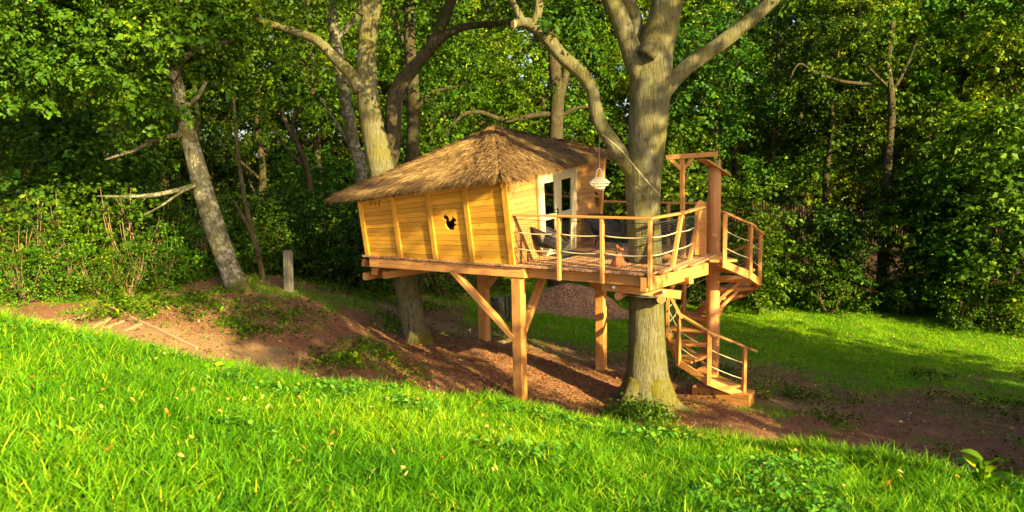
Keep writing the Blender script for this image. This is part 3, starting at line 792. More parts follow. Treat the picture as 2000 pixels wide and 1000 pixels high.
# double door
def dq(s_, t_, o=0.0): return bil(DWl, s1d + (s2d - s1d) * s_, t_ * 0.96) + dn_ * o
def panel(m, s0, s1, t0, t1, o0, o1):
    m.hexa([dq(s0, t0, o0), dq(s1, t0, o0), dq(s1, t1, o0), dq(s0, t1, o0)], [dq(s0, t0, o1), dq(s1, t0, o1), dq(s1, t1, o1), dq(s0, t1, o1)])
def frame_(m):
    panel(m, 0, 0.055, 0, 1, -0.03, 0.05); panel(m, 0.945, 1, 0, 1, -0.03, 0.05); panel(m, 0.055, 0.945, 0.955, 1, -0.03, 0.048); panel(m, 0.055, 0.945, 0.0, 0.02, -0.03, 0.04)
part('door_frame', 'cream', frame_)
for s0, s1 in ((0.06, 0.497), (0.503, 0.94)):
    wl = s1 - s0; a0, a1 = s0 + wl * 0.19, s1 - wl * 0.19
    def leaf(m):
        panel(m, s0, a0, 0.022, 0.95, -0.01, 0.03); panel(m, a1, s1, 0.022, 0.95, -0.01, 0.03)
        panel(m, a0, a1, 0.022, 0.12, -0.008, 0.028); panel(m, a0, a1, 0.44, 0.50, -0.008, 0.028); panel(m, a0, a1, 0.885, 0.95, -0.008, 0.028)
    dlf = part('door_leaf', 'cream', leaf)
    for t0, t1 in ((0.12, 0.44), (0.50, 0.885)):
        part('pane', 'glass', lambda m: panel(m, a0, a1, t0, t1, 0.006, 0.012), dlf)
    if s0 > 0.4: continue
    def hnd(m):
        panel(m, s1 - 0.045, s1 - 0.01, 0.465, 0.55, 0.03, 0.036)
        m.beam(dq(s1 - 0.03, 0.51, 0.06), dq(s1 - 0.16, 0.51, 0.06), 0.02, 0.02); m.beam(dq(s1 - 0.03, 0.51, 0.03), dq(s1 - 0.03, 0.51, 0.07), 0.02, 0.02)
    part('handle', 'cord', hnd, dlf)

# roof ----------------------------------------------------------------
RF = at_y(976, 343, A[1] - 0.72); RL = at_y(652, 384, 17.15); RR = at_y(1188, 297, D_[1] - 0.35)
RE = E_ + (-U * 0.45 + VV * 0.4) + Z * 1.75
AP = at_y(966, 250, (A[1] + E_[1]) / 2 + 0.1)
def roof(m):
    P = [RF, RL, RE, RR]; q = [p - Z * 0.12 for p in P]; ap2 = AP - Z * 0.16
    m.add(P + [AP] + q + [ap2], [(0, 1, 4), (1, 2, 4), (2, 3, 4), (3, 0, 4), (6, 5, 9), (7, 6, 9), (8, 7, 9), (5, 8, 9), (0, 5, 6, 1), (1, 6, 7, 2), (2, 7, 8, 3), (3, 8, 5, 0)])
rf = part('roof', 'thatch_base', roof)
def straws(tris, cnt, seed, lmin, lmax, wmin, wmax, lift, name, dark=0.0, hang=None):
    g = np.random.default_rng(seed); Bs = []; Ds = []; Ns = []; Ed = []
    for (ap, e0, e1), c in zip(tris, cnt):
        n = nrm(np.cross(e1 - e0, ap - e0)); n = n if n[2] > 0 else -n
        v = g.random(c) ** 0.55; s = g.random(c)
        if hang: v = g.uniform(0.93, 1.0, c)
        base = ap + (e0 - ap) * (v * (1 - s))[:, None] + (e1 - ap) * (v * s)[:, None]
        down = (e0 * (1 - s)[:, None] + e1 * s[:, None]) - ap
        sl = nrm(np.cross(np.cross(n, (0, 0, 1)), n)); sl = sl if sl[2] < 0 else -sl
        dn = down / np.linalg.norm(down, axis=1)[:, None]
        d = dn * 0.45 + sl * 0.55 + g.normal(0, 0.11, (c, 3)) + n * g.uniform(0.0, lift, c)[:, None]
        Bs.append(base + n * g.uniform(0.0, 0.035, c)[:, None]); Ds.append(d / np.linalg.norm(d, axis=1)[:, None]); Ns.append(np.tile(n, (c, 1))); Ed.append(v)
    Bs = np.vstack(Bs); Ds = np.vstack(Ds); Ns = np.vstack(Ns); n = len(Bs)
    side = np.cross(Ds, Ns + g.normal(0, 0.5, (n, 3))); side /= np.linalg.norm(side, axis=1)[:, None]
    L = g.uniform(lmin, lmax, n); W = g.uniform(wmin, wmax, n)
    bend = np.column_stack([g.normal(0, 0.08, n), g.normal(0, 0.08, n), -g.uniform(0.1, 0.45, n)])
    tint = np.clip(g.beta(2, 2, n) * 0.9 + (fbm(Bs[:, 0] * 2, Bs[:, 1] * 2, Bs[:, 2] * 2, seed, 3) - 0.5) * 0.7 - dark, 0, 1)
    me = strips(name, Bs - ORG[TH.name], Ds, side, L, W, bend, MAT['straw'], tint, 2)
    link(name, me, rf, None, 'stuff')
ft = [(AP, RF, RL), (AP, RF, RR), (AP, RL, RE), (AP, RE, RR)]
straws(ft, (24000, 14000, 5000, 5000), 3, 0.15, 0.34, 0.008, 0.017, 0.2, 'thatch_straw')
straws(ft, (6000, 4200, 1800, 1800), 4, 0.16, 0.32, 0.009, 0.018, 0.18, 'eave_straw', 0, True)
# ragged bundles over the hips
def hip(a, b, cnt, seed, spread=0.15):
    g = np.random.default_rng(seed); s = g.random(cnt)
    ax = nrm(b - a); lat = nrm(np.cross(ax, Z)); up = np.cross(lat, ax); up = up if up[2] > 0 else -up
    o = g.normal(0, 1, cnt) * spread * (0.35 + s)
    base = a + (b - a) * s[:, None] + lat * o[:, None] + up * (0.06 - np.abs(o) * 0.35)[:, None]
    d = ax * 0.8 + np.sign(o)[:, None] * lat * g.uniform(0.1, 0.9, cnt)[:, None] + up * g.uniform(-0.1, 0.35, cnt)[:, None]
    d /= np.linalg.norm(d, axis=1)[:, None]
    side = np.cross(d, up + g.normal(0, 0.4, (cnt, 3))); side /= np.linalg.norm(side, axis=1)[:, None]
    me = strips('hip_straw', base - ORG[TH.name], d, side, g.uniform(0.12, 0.26, cnt), g.uniform(0.015, 0.03, cnt),
                np.column_stack([np.zeros(cnt), np.zeros(cnt), -g.uniform(0.2, 0.6, cnt)]), MAT['straw'], np.clip(g.beta(1.2, 3.4, cnt) * 0.7, 0, 1), 2)
    link('hip_straw', me, rf, None, 'stuff')
hip(AP + Z * 0.04, RF, 2600, 5, 0.2); hip(AP, RL, 700, 6, 0.08); hip(AP, RR, 500, 7, 0.08)

# railing -------------------------------------------------------------
RH = 1.0
def railpost(p0, p1, w_=0.085, name='rail_post', mat='larch'): return part(name, mat, lambda m: m.beam(p0, p1, w_, w_ * 0.75, U, 0.006))
fs = [st(at_z(x, y, ZD))[0] for x, y in ((1096, 522), (1181, 527), (1275, 532.5))]
front = [dk(0.06, -0.05)] + [dk(q, -0.085) for q in fs]
for p in front[1:]: railpost(p - Z * 0.24, p + Z * (RH - 0.03))
e1, e1t = at_z(1312, 521, ZD + 0.0), at_y(1331, 417, at_z(1312, 521, ZD)[1] + 0.1)
e2, e2t = at_z(1345, 507, ZD), at_y(1366, 410, at_z(1345, 507, ZD)[1] + 0.1)
railpost(e1 - Z * .1, e1t, 0.10); railpost(e2 - Z * .1, e2t, 0.10)
zr = ZD + RH
hp = [dk(-0.1, -0.085, RH), dk(fs[2], -0.085, RH), at_y(1335, 415.5, e1t[1]), at_y(1372, 404, e2t[1])]
for a, b in zip(hp[:-1], hp[1:]):
    part('handrail', 'larch', lambda m: m.beam(a - nrm(b - a) * 0.03, b + nrm(b - a) * 0.03, 0.11, 0.042))
# rear rail
rs = [dk(-0.03, tD, 0), dk(st(at_y(1311, 400, 18.0))[0], tD - 0.05, 0), dk(2.75, tD - 0.15, 0)]
for p in rs[1:]: railpost(p - Z * 0.1, p + Z * RH)
part('handrail', 'larch', lambda m: m.beam(rs[0] + Z * RH, rs[2] + Z * RH + U * 0.1, 0.11, 0.042))
rps = [dk(0.2, tD, 0), rs[1], rs[2]]
def rope(pts, sag=0.03, r=0.0125, parent=TH):
    for a, b in zip(pts[:-1], pts[1:]):
        q = [a + (b - a) * t - Z * sag * 4 * t * (1 - t) for t in np.linspace(0, 1, 7)]
        part('rope', 'rope', lambda m: m.tube(q, [r] * 7, 6), parent, smooth=True)
for hgt_ in (0.33, 0.66):
    L = [p + Z * hgt_ for p in front] + [e1 * (1 - hgt_) + e1t * hgt_, e2 * (1 - hgt_) + e2t * hgt_]
    rope(L)
def net(a0, a1, b0, b1, cell=0.045, r=0.0024, parent=TH):
    """a0-a1 bottom edge, b0-b1 top edge"""
    m = MB(); nu = max(2, int(np.linalg.norm(a1 - a0) / cell)); nv_ = max(2, int(np.linalg.norm(b0 - a0) / cell))
    for i in range(nu + 1):
        t = i / nu; m.tube([a0 + (a1 - a0) * t, b0 + (b1 - b0) * t], [r, r], 3, False)
    for j in range(nv_ + 1):
        t = j / nv_; m.tube([a0 + (b0 - a0) * t, a1 + (b1 - a1) * t], [r * (3.2 if j in (0, nv_) else 1)] * 2, 3, False)
    return m.build('net', 'net', parent, kind='stuff')
inn = VV * 0.05
fr = front
for a, b in zip(fr[:-1], fr[1:]): net(a + inn + Z * 0.02, b + inn + Z * 0.02, a + inn + Z * 0.9, b + inn + Z * 0.9)
net(fr[-1] + inn + Z * .02, e1 + Z * .02, fr[-1] + inn + Z * .9, e1 + (e1t - e1) * .9)
net(e1 + Z * .02, e2 + Z * .02, e1 + (e1t - e1) * .9, e2 + (e2t - e2) * .9)
net(rps[0] + Z * .02, rps[1] + Z * .02, rps[0] + Z * .9, rps[1] + Z * .9, 0.06); net(rps[1] + Z * .02, rps[2] + Z * .02, rps[1] + Z * .9, rps[2] + Z * .9, 0.06)

# hoist mast beside the stair head
hb = at_z(1335, 503, ZD); Yh = hb[1]
hf = part('hoist_mast', 'larch', lambda m: m.beam(hb - Z * 0.1, at_y(1332, 311, Yh), 0.085, 0.085, U))
part('cross_arm', 'larch', lambda m: m.beam(at_y(1300, 307.5, Yh + 0.0), at_y(1402, 300.5, Yh - 0.1), 0.085, 0.10), hf)
part('arm_brace', 'larch', lambda m: m.beam(at_y(1330, 329, Yh), at_y(1309, 311, Yh), 0.06, 0.075), hf)
part('arm_brace', 'larch', lambda m: m.beam(at_y(1335, 329, Yh), at_y(1354, 309, Yh - 0.05), 0.06, 0.075), hf)
part('hook', 'cord', lambda m: m.tube([at_y(1389, 297, Yh - 0.1), at_y(1389, 313, Yh - 0.1)], [0.006] * 2, 5), hf)
gb = at_z(1368, 503, ZD); gpts = [(1357, 498), (1379, 498), (1379, 404), (1374, 394), (1368, 390), (1362, 394), (1357, 404)]
part('end_board', 'larch', lambda m: m.prism([at_y(x, y, gb[1] + 0.12) for x, y in gpts], (0.012, 0.035, 0)))

# ------------------------------------------------------------------ spiral stair
PC = at_y(1393, 540, 16.35); pcx, pcy = PC[0], PC[1]
gz0 = hz(pcx, pcy)
ST = thing('spiral_staircase', (pcx, pcy, gz0), 'larch spiral stair winding round a thick round pole up to the terrace', 'staircase')
def sp(m): m.tube([(pcx, pcy, gz0 - 0.3), (pcx, pcy, gz0 + 1.3), (pcx, pcy, at_y(1392, 326, pcy)[2])], [0.158, 0.15, 0.135], 20, True, None, 4, 0.06, 5)
part('pole', 'pole', sp, ST, smooth=True)
part('pole_cap', 'larch', lambda m: m.beam(at_y(1373, 312, pcy - 0.12), at_y(1418, 341, pcy + 0.05), 0.36, 0.035), ST)
PH0, PH1, NT = -48, -452, 13
z0s = hz(pcx + 0.5, pcy - 0.9) + 0.16; z1s = ZD - 0.02
RO = 0.93
def zs(ph): return z0s + (z1s - z0s) * (ph - PH0) / (PH1 - PH0)
def sp3(ph, r_, z): a = math.radians(ph); return np.array([pcx + r_ * math.cos(a), pcy + r_ * math.sin(a), z])
for i in range(NT):
    ph = PH0 + (PH1 - PH0) * i / (NT - 1); zt_ = zs(ph); hw = 17.5
    pl = [sp3(ph - hw * 1.0, RO, zt_ - 0.05), sp3(ph, RO * 1.03, zt_ - 0.05), sp3(ph + hw, RO, zt_ - 0.05), sp3(ph + 40, 0.13, zt_ - 0.05), sp3(ph - 40, 0.13, zt_ - 0.05)]
    part('tread', 'larch', lambda m: m.prism(pl, (0, 0, 0.05)), ST)
    part('tread_bearer', 'larch', lambda m: m.beam(sp3(ph, 0.13, zt_ - 0.085), sp3(ph, RO * 0.93, zt_ - 0.085), 0.07, 0.065), ST)
    if 4 <= i <= 10:
        part('tread_brace', 'larch', lambda m: m.beam(sp3(ph, 0.14, zt_ - 0.5), sp3(ph, RO * 0.6, zt_ - 0.11), 0.06, 0.07), ST)
posts = [-62, -108, -150, -196, -243, -290, -332, -384, -416, -452]
PP = []
for ph in posts:
    zb_ = zs(ph) - 0.08; zt_ = zb_ + 1.02
    a = sp3(ph, RO + 0.03, zb_ - 0.03); b = sp3(ph, RO + 0.03, zt_); PP.append((a, b))
    part('baluster', 'larch', lambda m: m.beam(a, b, 0.085, 0.075, nrm(sp3(ph, 1, 0) - sp3(ph, 0, 0))), ST)
for (a, b), (c, d) in zip(PP[:-1], PP[1:]):
    ext = nrm(d - b) * 0.13
    part('handrail', 'larch', lambda m: m.beam(b - ext + Z * 0.02, d + ext * 0.6 + Z * 0.02, 0.08, 0.045), ST)
    part('stringer', 'larch', lambda m: m.beam(a + Z * 0.02 - nrm(c - a) * 0.03, c + Z * 0.02 + nrm(c - a) * 0.03, 0.045, 0.15), ST)
    for hh in (0.35, 0.68):
        rope([a + (b - a) * hh, c + (d - c) * hh], 0.02, 0.011, ST)
    net(a + Z * .08, c + Z * .08, b - Z * .06, d - Z * .06, 0.07, 0.0022, ST)
ext = nrm(PP[0][1] - PP[1][1]) * 0.38
part('handrail', 'larch', lambda m: m.beam(PP[0][1] + Z * 0.02, PP[0][1] + ext * 0.75 + Z * 0.02, 0.08, 0.045), ST)
b0, b1 = at_y(1412, 772, 15.75), at_y(1468, 783, 15.4); zb0 = hz(*((b0 + b1)[:2] / 2))
b0[2] = b1[2] = zb0 + 0.10
part('bottom_step', 'larch', lambda m: m.beam(b0 - nrm(b1 - b0) * 0.1, b1 + nrm(b1 - b0) * 0.0, 0.34, 0.26), ST)
part('footing', 'pole', lambda m: m.beam(sp3(-150, 0.5, zb0 + 0.12), sp3(-80, 0.62, zb0 + 0.12), 0.3, 0.2), ST)

# ------------------------------------------------------------------ things on the terrace
def chair(name, o, rz, label):
    T = thing(name, o, label, 'chair', 'black string chairs on the terrace')
    R = np.array(Matrix.Rotation(rz, 3, 'Z')); w_ = lambda p: np.asarray(o) + R @ (np.asarray(p, float) * (1.12, 1.15, 1.03))
    N_ = 26
    def rim(t):  # a tilted egg-shaped hoop
        x = 0.36 * math.cos(t); y = 0.43 * math.sin(t)
        return (x * (1 - 0.12 * math.sin(t)), y * 0.95 + 0.02, 0.54 + 0.19 * math.sin(t) + 0.03 * math.cos(2 * t))
    ts = [2 * math.pi * i / N_ for i in range(N_ + 1)]
    m = MB(); m.tube([w_(rim(t)) for t in ts], [0.024] * (N_ + 1), 6, False); m.build('rim', 'cord', T, True)
    cen = np.array((0, 0.03, 0.24))
    m = MB()
    for i in range(110):
        t = 2 * math.pi * i / 110; e = np.array(rim(t))
        q = []
        for k in np.linspace(0, 1, 6):
            p = e * (1 - k) + (cen + 0.10 * np.array((math.cos(t), math.sin(t), 0))) * k; p[2] -= 0.10 * math.sin(k * math.pi); q.append(w_(p))
        m.tube(q, [0.0095] * 6, 3, False)
    m.build('cord_seat', 'cord', T, kind='stuff')
    m = MB(); m.tube([w_(cen + 0.10 * np.array((math.cos(t), math.sin(t), 0))) for t in ts[::2]], [0.012] * len(ts[::2]), 6, False); m.build('seat_ring', 'cord', T, True)
    for x, y in ((-0.26, -0.24), (0.26, -0.24), (0.0, 0.34)):
        m = MB(); m.tube([w_((x * 0.4, y * 0.35, 0.26)), w_((x, y, 0.012))], [0.010, 0.010], 6); m.tube([w_((x * 0.9, y * 0.6, 0.36)), w_((x, y, 0.012))], [0.009, 0.009], 6); m.build('leg', 'cord', T)
    return T
zc = ZD + 0.003
c1 = at_z(1070, 505, ZD); chair('string_chair', (c1[0], c1[1], zc), math.radians(78), 'black string hoop chair beside the front rail before the door')
c2 = at_z(1180, 482, ZD); chair('string_chair', (c2[0], c2[1], zc), math.radians(28), 'black string hoop chair standing under the hanging lantern')
c3 = at_z(1290, 480, ZD); chair('string_chair', (c3[0], c3[1], zc), math.radians(100), 'black string hoop chair mostly hidden behind the big oak trunk')
mp = [at_z(x, y, ZD + 0.004) for x, y in ((1073, 499), (1104, 503), (1143, 494), (1112, 490))]
m = MB(); m.prism(mp, (0, 0, 0.014)); tag(m.build('door_mat', 'mat', org=mp[0]), 'dark rectangular mat on the deck in front of the glazed door', 'mat')
# terracotta figure
fp = at_z(1209, 521, ZD); FG = thing('figurine', (fp[0], fp[1] + 0.1, zc), 'rust red seated fox figurine on the deck before the oak trunk', 'figurine')
fo = np.array((fp[0], fp[1] + 0.1, zc))
def figb(m):
    m.lathe(fo, [(0.145, 0), (0.15, 0.03), (0.125, 0.10), (0.09, 0.17), (0.055, 0.24), (0.042, 0.27), (0.055, 0.30), (0.06, 0.33), (0.045, 0.36), (0.015, 0.375)], 18)
    m.tube([fo + (0.01, -0.03, 0.325), fo + (0.10, -0.06, 0.325)], [0.045, 0.014], 10)
    for sx in (-1, 1):
        m.tube([fo + (sx * 0.045, -0.05, 0.18), fo + (sx * 0.05, -0.125, 0.015)], [0.036, 0.028], 10)
part('body', 'terracotta', figb, FG, smooth=True)
for sx in (-1, 1): part('ear', 'terracotta', lambda m: m.tube([fo + (-0.01 + sx * 0.01, sx * 0.035, 0.35), fo + (-0.03 + sx * 0.012, sx * 0.045, 0.42)], [0.026, 0.005], 8), FG, smooth=True)
lp = at_z(1304, 510, ZD); m = MB()
for q in range(2): m.tube([np.array((lp[0] - 0.12 + q * 0.06, lp[1] + 0.25, zc + 0.05)), np.array((lp[0] + 0.1, lp[1] + 0.1 + q * 0.25, zc + 0.05))], [0.045, 0.045], 10)
tag(m.build('log', 'pole', org=lp), 'short split logs lying on the deck at the right foot of the oak', 'log')
# lantern on a string
Yl = 15.6; lc = at_y(1171, 357, Yl)
LN = thing('hanging_lantern', lc, 'white wicker lantern hanging on a string from the bent oak limb', 'lantern')
def shade(m):
    n = 17; pr = [(0.085, 0.10), (0.15, 0.055), (0.205, 0.01), (0.17, -0.045), (0.105, -0.09)]
    for i in range(n):
        a = 2 * math.pi * i / n; a2 = a + 0.22
        m.tube([lc + (r_ * math.cos(a + 0.22 * k), r_ * math.sin(a + 0.22 * k), z_) for k, (r_, z_) in enumerate(pr)], [0.008] * 5, 4)
    for r_, z_ in pr: m.tube([lc + (r_ * math.cos(t), r_ * math.sin(t), z_) for t in np.linspace(0, 2 * math.pi, 25)], [0.011] * 25, 5, False)
part('wicker_shade', 'wicker', shade, LN)
part('base', 'wicker', lambda m: m.lathe(lc, [(0.10, -0.12), (0.105, -0.09), (0.09, -0.085)], 20), LN)
part('handle', 'wicker', lambda m: m.tube([lc + (0.07 * math.cos(t), 0, 0.10 + 0.19 * math.sin(t)) for t in np.linspace(0, math.pi, 13)], [0.010] * 13, 6), LN)
lt = at_y(1170, 287, Yl)
part('string', 'rope', lambda m: m.tube([lc + (0, 0, 0.29), np.array((lc[0] - 0.0, Yl, lt[2] + 0.5))], [0.007] * 2, 5), LN)

# ------------------------------------------------------------------ leaf machinery
def spray_proto(g, n=26, L=0.75, leaf=0.12):
    x = np.linspace(0.06, 1, n) * L; sgn = np.where(np.arange(n) % 2, 1, -1)
    base = np.column_stack([x, sgn * 0.05 * (1 - x / L), -0.10 * (x / L) ** 2 * L]) + g.normal(0, 0.05, (n, 3))
    ang = sgn * g.uniform(0.5, 1.3, n)
    d = np.column_stack([np.cos(ang), np.sin(ang), g.normal(-0.35, 0.4, n)]); d /= np.linalg.norm(d, axis=1)[:, None]
    up = np.column_stack([g.normal(0, 0.85, n), g.normal(0, 0.85, n), np.ones(n)])
    s = np.cross(d, up); s /= np.linalg.norm(s, axis=1)[:, None]; nn = np.cross(s, d)
    l = (leaf * g.uniform(0.65, 1.25, n))[:, None]
    return np.stack([base, base + d * l * 0.5 - s * l * 0.33 + nn * l * 0.07, base + d * l - nn * l * 0.1, base + d * l * 0.5 + s * l * 0.33 + nn * l * 0.07], 1)
def crown_mesh(name, blobs, mat, seed, leaf=0.12, L=0.75, n=26, per=60, roll=0.38):
    """blobs: (centre, radius, weight); sprays sit in each blob and point outwards"""
    g = np.random.default_rng(seed); protos = [spray_proto(g, n, L, leaf) for _ in range(7)]
    out = []; tn = []
    for c, r_, wgt in blobs:
        k = max(3, int(per * wgt * r_ ** 2))
        dirs = g.normal(0, 1, (k, 3)); dirs /= np.linalg.norm(dirs, axis=1)[:, None]
        rad = r_ * g.uniform(0.25, 1.0, k) ** 0.6
        pos = np.asarray(c) + dirs * rad[:, None] * (1, 1, 0.62)
        yaw = np.arctan2(dirs[:, 1], dirs[:, 0]) + g.normal(0, 0.7, k); pit = np.arcsin(np.clip(dirs[:, 2], -1, 1)) * 0.45 + g.normal(-0.12, 0.25, k); rol = g.normal(0, roll, k)
        cy, sy, cp, sp_, cr, sr = np.cos(yaw), np.sin(yaw), np.cos(pit), np.sin(pit), np.cos(rol), np.sin(rol)
        X = np.stack([cy * cp, sy * cp, sp_], 1)
        Y0 = np.stack([-sy, cy, 0 * cy], 1); Z0 = np.cross(X, Y0)
        Y = Y0 * cr[:, None] + Z0 * sr[:, None]; Zz = np.cross(X, Y)
        sc = g.uniform(0.7, 1.25, k); which = g.integers(0, 7, k)
        tb = g.normal(0.42, 0.1)
        for q in range(7):
            ii = np.where(which == q)[0]
            if not len(ii): continue
            P = protos[q] * 1.0
            V = (P[None, :, :, 0, None] * X[ii][:, None, None, :] + P[None, :, :, 1, None] * Y[ii][:, None, None, :] + P[None, :, :, 2, None] * Zz[ii][:, None, None, :]) * sc[ii][:, None, None, None] + pos[ii][:, None, None, :]
            out.append(V.reshape(-1, 4, 3)); tn.append(np.clip(tb + g.normal(0, 0.2, len(ii) * P.shape[0]), 0, 1))
    V = np.vstack(out); T_ = np.concatenate(tn); m_ = len(V)
    return fast_mesh(name, V.reshape(-1, 3), np.arange(m_ * 4), np.arange(m_) * 4, np.full(m_, 4), mat, T_)

# ------------------------------------------------------------------ the three named trees
def pxtube(m, pts, Y, n=16, seed=0, sub=4, moss=None, rough=0.06, ridge=0.0, cap=True, lobes=0.0):
    P = []; R = []
    for q in pts:
        y = q[3] if len(q) > 3 else Y
        P.append(at_y(q[0], q[1], y)); R.append(q[2] / 2 / F * y)
    m.tube(P, R, n, cap, moss, seed, rough, sub, ridge, lobes); return P
og = hz(2.72, 15.4)
OK_ = thing('oak_tree', (OAK[0], 15.4, og), 'big forked oak with grey furrowed trunk rising through the terrace', 'tree')
m = MB()
pxtube(m, [(1268, 850, 185.8), (1268, 822, 138.3), (1267, 790, 107.2), (1265, 755, 89.9), (1264, 715, 80.4), (1263, 650, 72.6), (1262, 580, 67.4), (1260, 500, 65.7), (1257, 420, 64.8), (1256, 350, 69.2), (1263, 280, 72.6), (1268, 210, 76.1), (1272, 150, 79.5), (1280, 100, 69.2), (1296, 40, 60.5), (1306, -20, 57.1), (1320, -160, 46.7), (1340, -330, 34.6)], 15.4, 72, 2, 6, (1.2, 1.05), 0.04, 0.013, True, 0.16)
for (ax_, ay_, ln_) in ((0.95, -0.35, 1.05), (0.45, -0.95, 0.75), (-0.8, -0.5, 0.85), (0.9, 0.5, 0.9), (-0.75, 0.6, 0.9)):
    d_ = nrm((ax_, ay_, 0)); q = [np.array((OAK[0], 15.4, 0)) + d_ * t for t in (0.22, 0.42, 0.62, ln_)]
    for p_, h_ in zip(q, (0.55, 0.26, 0.08, -0.05)): p_[2] = hz(p_[0], p_[1]) + h_
    m.tube(q, [0.26, 0.19, 0.12, 0.03], 16, True, (0.62, 1.6), 8, 0.14, 5)
m.build('trunk', 'bark_oak', OK_, True)
def limb(pts, Y, seed, par=OK_, mat='bark_oak', name='limb', n=18):
    mm = MB(); pxtube(mm, pts, Y, n, seed, 4, None, 0.10, 0.005); return mm.build(name, mat, par, True)
limb([(1245, 345, 38.7), (1222, 316, 33.4), (1198, 280, 29.9), (1172, 240, 27.3), (1160, 200, 25.5), (1156, 175, 24.6), (1135, 143, 26.4), (1100, 112, 26.4), (1068, 74, 26.4), (1040, 50, 22.9), (1022, 44, 19.4), (1003, 47, 15.0)], 15.35, 3)
mm = MB(); mm.tube([at_y(1005, 47, 15.3), at_y(1001.5, 47.4, 15.28)], [0.075, 0.075], 14); mm.build('sawn_end', 'cut', OK_)
limb([(1042, 52, 20), (1052, 20, 17), (1050, -10, 16), (1040, -60, 12)], 15.35, 4)
limb([(1022, 46, 16), (1012, 25, 14), (1000, 2, 13), (980, -40, 10)], 15.35, 5)
limb([(1262, 170, 40.5), (1240, 120, 40.5), (1225, 75, 37.0), (1208, 30, 37.0), (1190, -10, 35.2), (1160, -90, 29.9), (1120, -200, 22.9)], 15.3, 6)
limb([(1235, 100, 26), (1240, 40, 30), (1215, -20, 30), (1210, -90, 26)], 15.6, 61)
limb([(1290, 185, 35.2), (1316, 156, 29.9), (1345, 128, 29.9), (1390, 97, 29.0), (1440, 60, 28.2), (1485, 22, 25.5), (1530, -18, 22.9), (1620, -90, 17.6)], 15.45, 7)
limb([(1262, 108, 34), (1272, 94, 36), (1282, 92, 24)], 15.0, 8, name='burr')
def pblob(px, py, Y, r_, w_=1.0): return (at_y(px, py, Y), r_, w_)
def crown(name, par, blobs, mat, seed, **k):
    o = ORG[par.name]
    me = crown_mesh(name, [(np.asarray(c) - o, r_, w_) for c, r_, w_ in blobs], GL[mat], seed, **k)
    return link(name, me, par)
crown('crown', OK_, [pblob(1115, 40, 15.6, 0.5, 1.2), pblob(1150, 75, 15.6, 0.4, 1.1), pblob(1085, 30, 15.5, 0.42, 1), pblob(1150, 20, 15.9, 0.5, 1), pblob(1330, 60, 15.9, 0.4, .8), pblob(1100, -110, 15.6, 1.2), pblob(1250, -180, 15.6, 1.4), pblob(1400, -160, 15.6, 1.3), pblob(1560, -120, 15.5, 1.2), pblob(1000, -110, 15.3, 1.0), pblob(1300, -320, 15.5, 1.8), pblob(1130, -300, 15.5, 1.6), pblob(1500, -300, 15.5, 1.6), pblob(1650, -220, 15.6, 1.4)], 'dark', 41, leaf=0.11, L=0.5, n=22, per=70)

htp = at_y(812, 665, 19.0); hg = hz(htp[0], 19.0)
HT = thing('oak_tree', (htp[0], 19.0, hg), 'leaning grey oak passing behind the thatched roof, its foot under the cabin', 'tree')
m = MB()
P_ = [(830, 705, 93.9), (822, 680, 63.6), (810, 640, 52.0), (800, 590, 47.6), (790, 545, 46.3), (772, 470, 46.3), (757, 400, 47.6), (745, 330, 49.1), (732, 270, 46.3), (720, 200, 41.9), (716, 140, 37.6), (718, 80, 34.7), (726, 20, 34.7), (734, -40, 33.2), (748, -200, 27.4)]
pxtube(m, P_, 19.0, 40, 12, 5, (1.3, 1.0), 0.05, 0.009, True, 0.12); m.build('trunk', 'bark_oak', HT, True)
limb([(745, 345, 38.7), (762, 300, 35.2), (768, 250, 31.7), (770, 200, 31.7), (782, 165, 29.9), (810, 130, 24.6), (840, 95, 21.1), (862, 50, 21.1), (878, 10, 21.1), (895, -50, 19.4)], 19.2, 13, HT, 'bark_dark')
limb([(838, 98, 22), (870, 68, 18), (910, 52, 15), (960, 47, 12), (1010, 42, 8)], 19.2, 14, HT, 'bark_dark')
limb([(706, 178, 30), (685, 145, 24), (655, 115, 20), (620, 80, 18), (570, 60, 15), (500, 38, 12)], 18.9, 15, HT)
limb([(706, 30, 20), (716, -20, 18), (700, -80, 16)], 18.9, 16, HT)
crown('crown', HT, [pblob(590, 80, 19, 0.6, .7), pblob(640, 150, 19.2, 0.5, .6), pblob(520, 40, 19, 0.8), pblob(600, -60, 19, 1.4), pblob(740, -120, 19.3, 1.6), pblob(880, -90, 19.2, 1.3), pblob(980, -20, 19.3, 0.8), pblob(820, 20, 19.8, 0.8, .8), pblob(700, -300, 19, 2.0), pblob(900, -260, 19, 1.8), pblob(480, -120, 19, 1.4), pblob(880, 90, 19.5, 0.5, .5)], 'oak', 43, leaf=0.11, L=0.55, n=22, per=60)

ltp = at_y(462, 568, 19.0); lg = hz(ltp[0], 19.0)
LT = thing('oak_tree', (ltp[0], 19.0, lg), 'leaning lichen covered oak with mossy foot beside the wooden bollard', 'tree')
m = MB()
pxtube(m, [(480, 600, 71.0), (468, 570, 48.8), (450, 530, 41.4), (432, 480, 39.9), (412, 420, 38.5), (395, 365, 37.0), (380, 310, 34.0), (364, 250, 29.6), (352, 200, 25.1), (345, 150, 22.2), (345, 90, 19.2), (352, 20, 16.3), (360, -60, 13.3)], 19.0, 36, 22, 5, (1.3, 1.1), 0.06, 0.008, True, 0.10)
m.build('trunk', 'bark_grey', LT, True)
limb([(385, 362, 12), (345, 372, 9), (300, 381, 9), (250, 384, 6), (190, 383, 3)], 18.8, 23, LT, 'bark_grey', 'dead_branch', 8)
limb([(383, 362, 6), (350, 378, 5), (315, 402, 4), (280, 421, 3)], 18.7, 24, LT, 'bark_grey', 'dead_branch', 8)
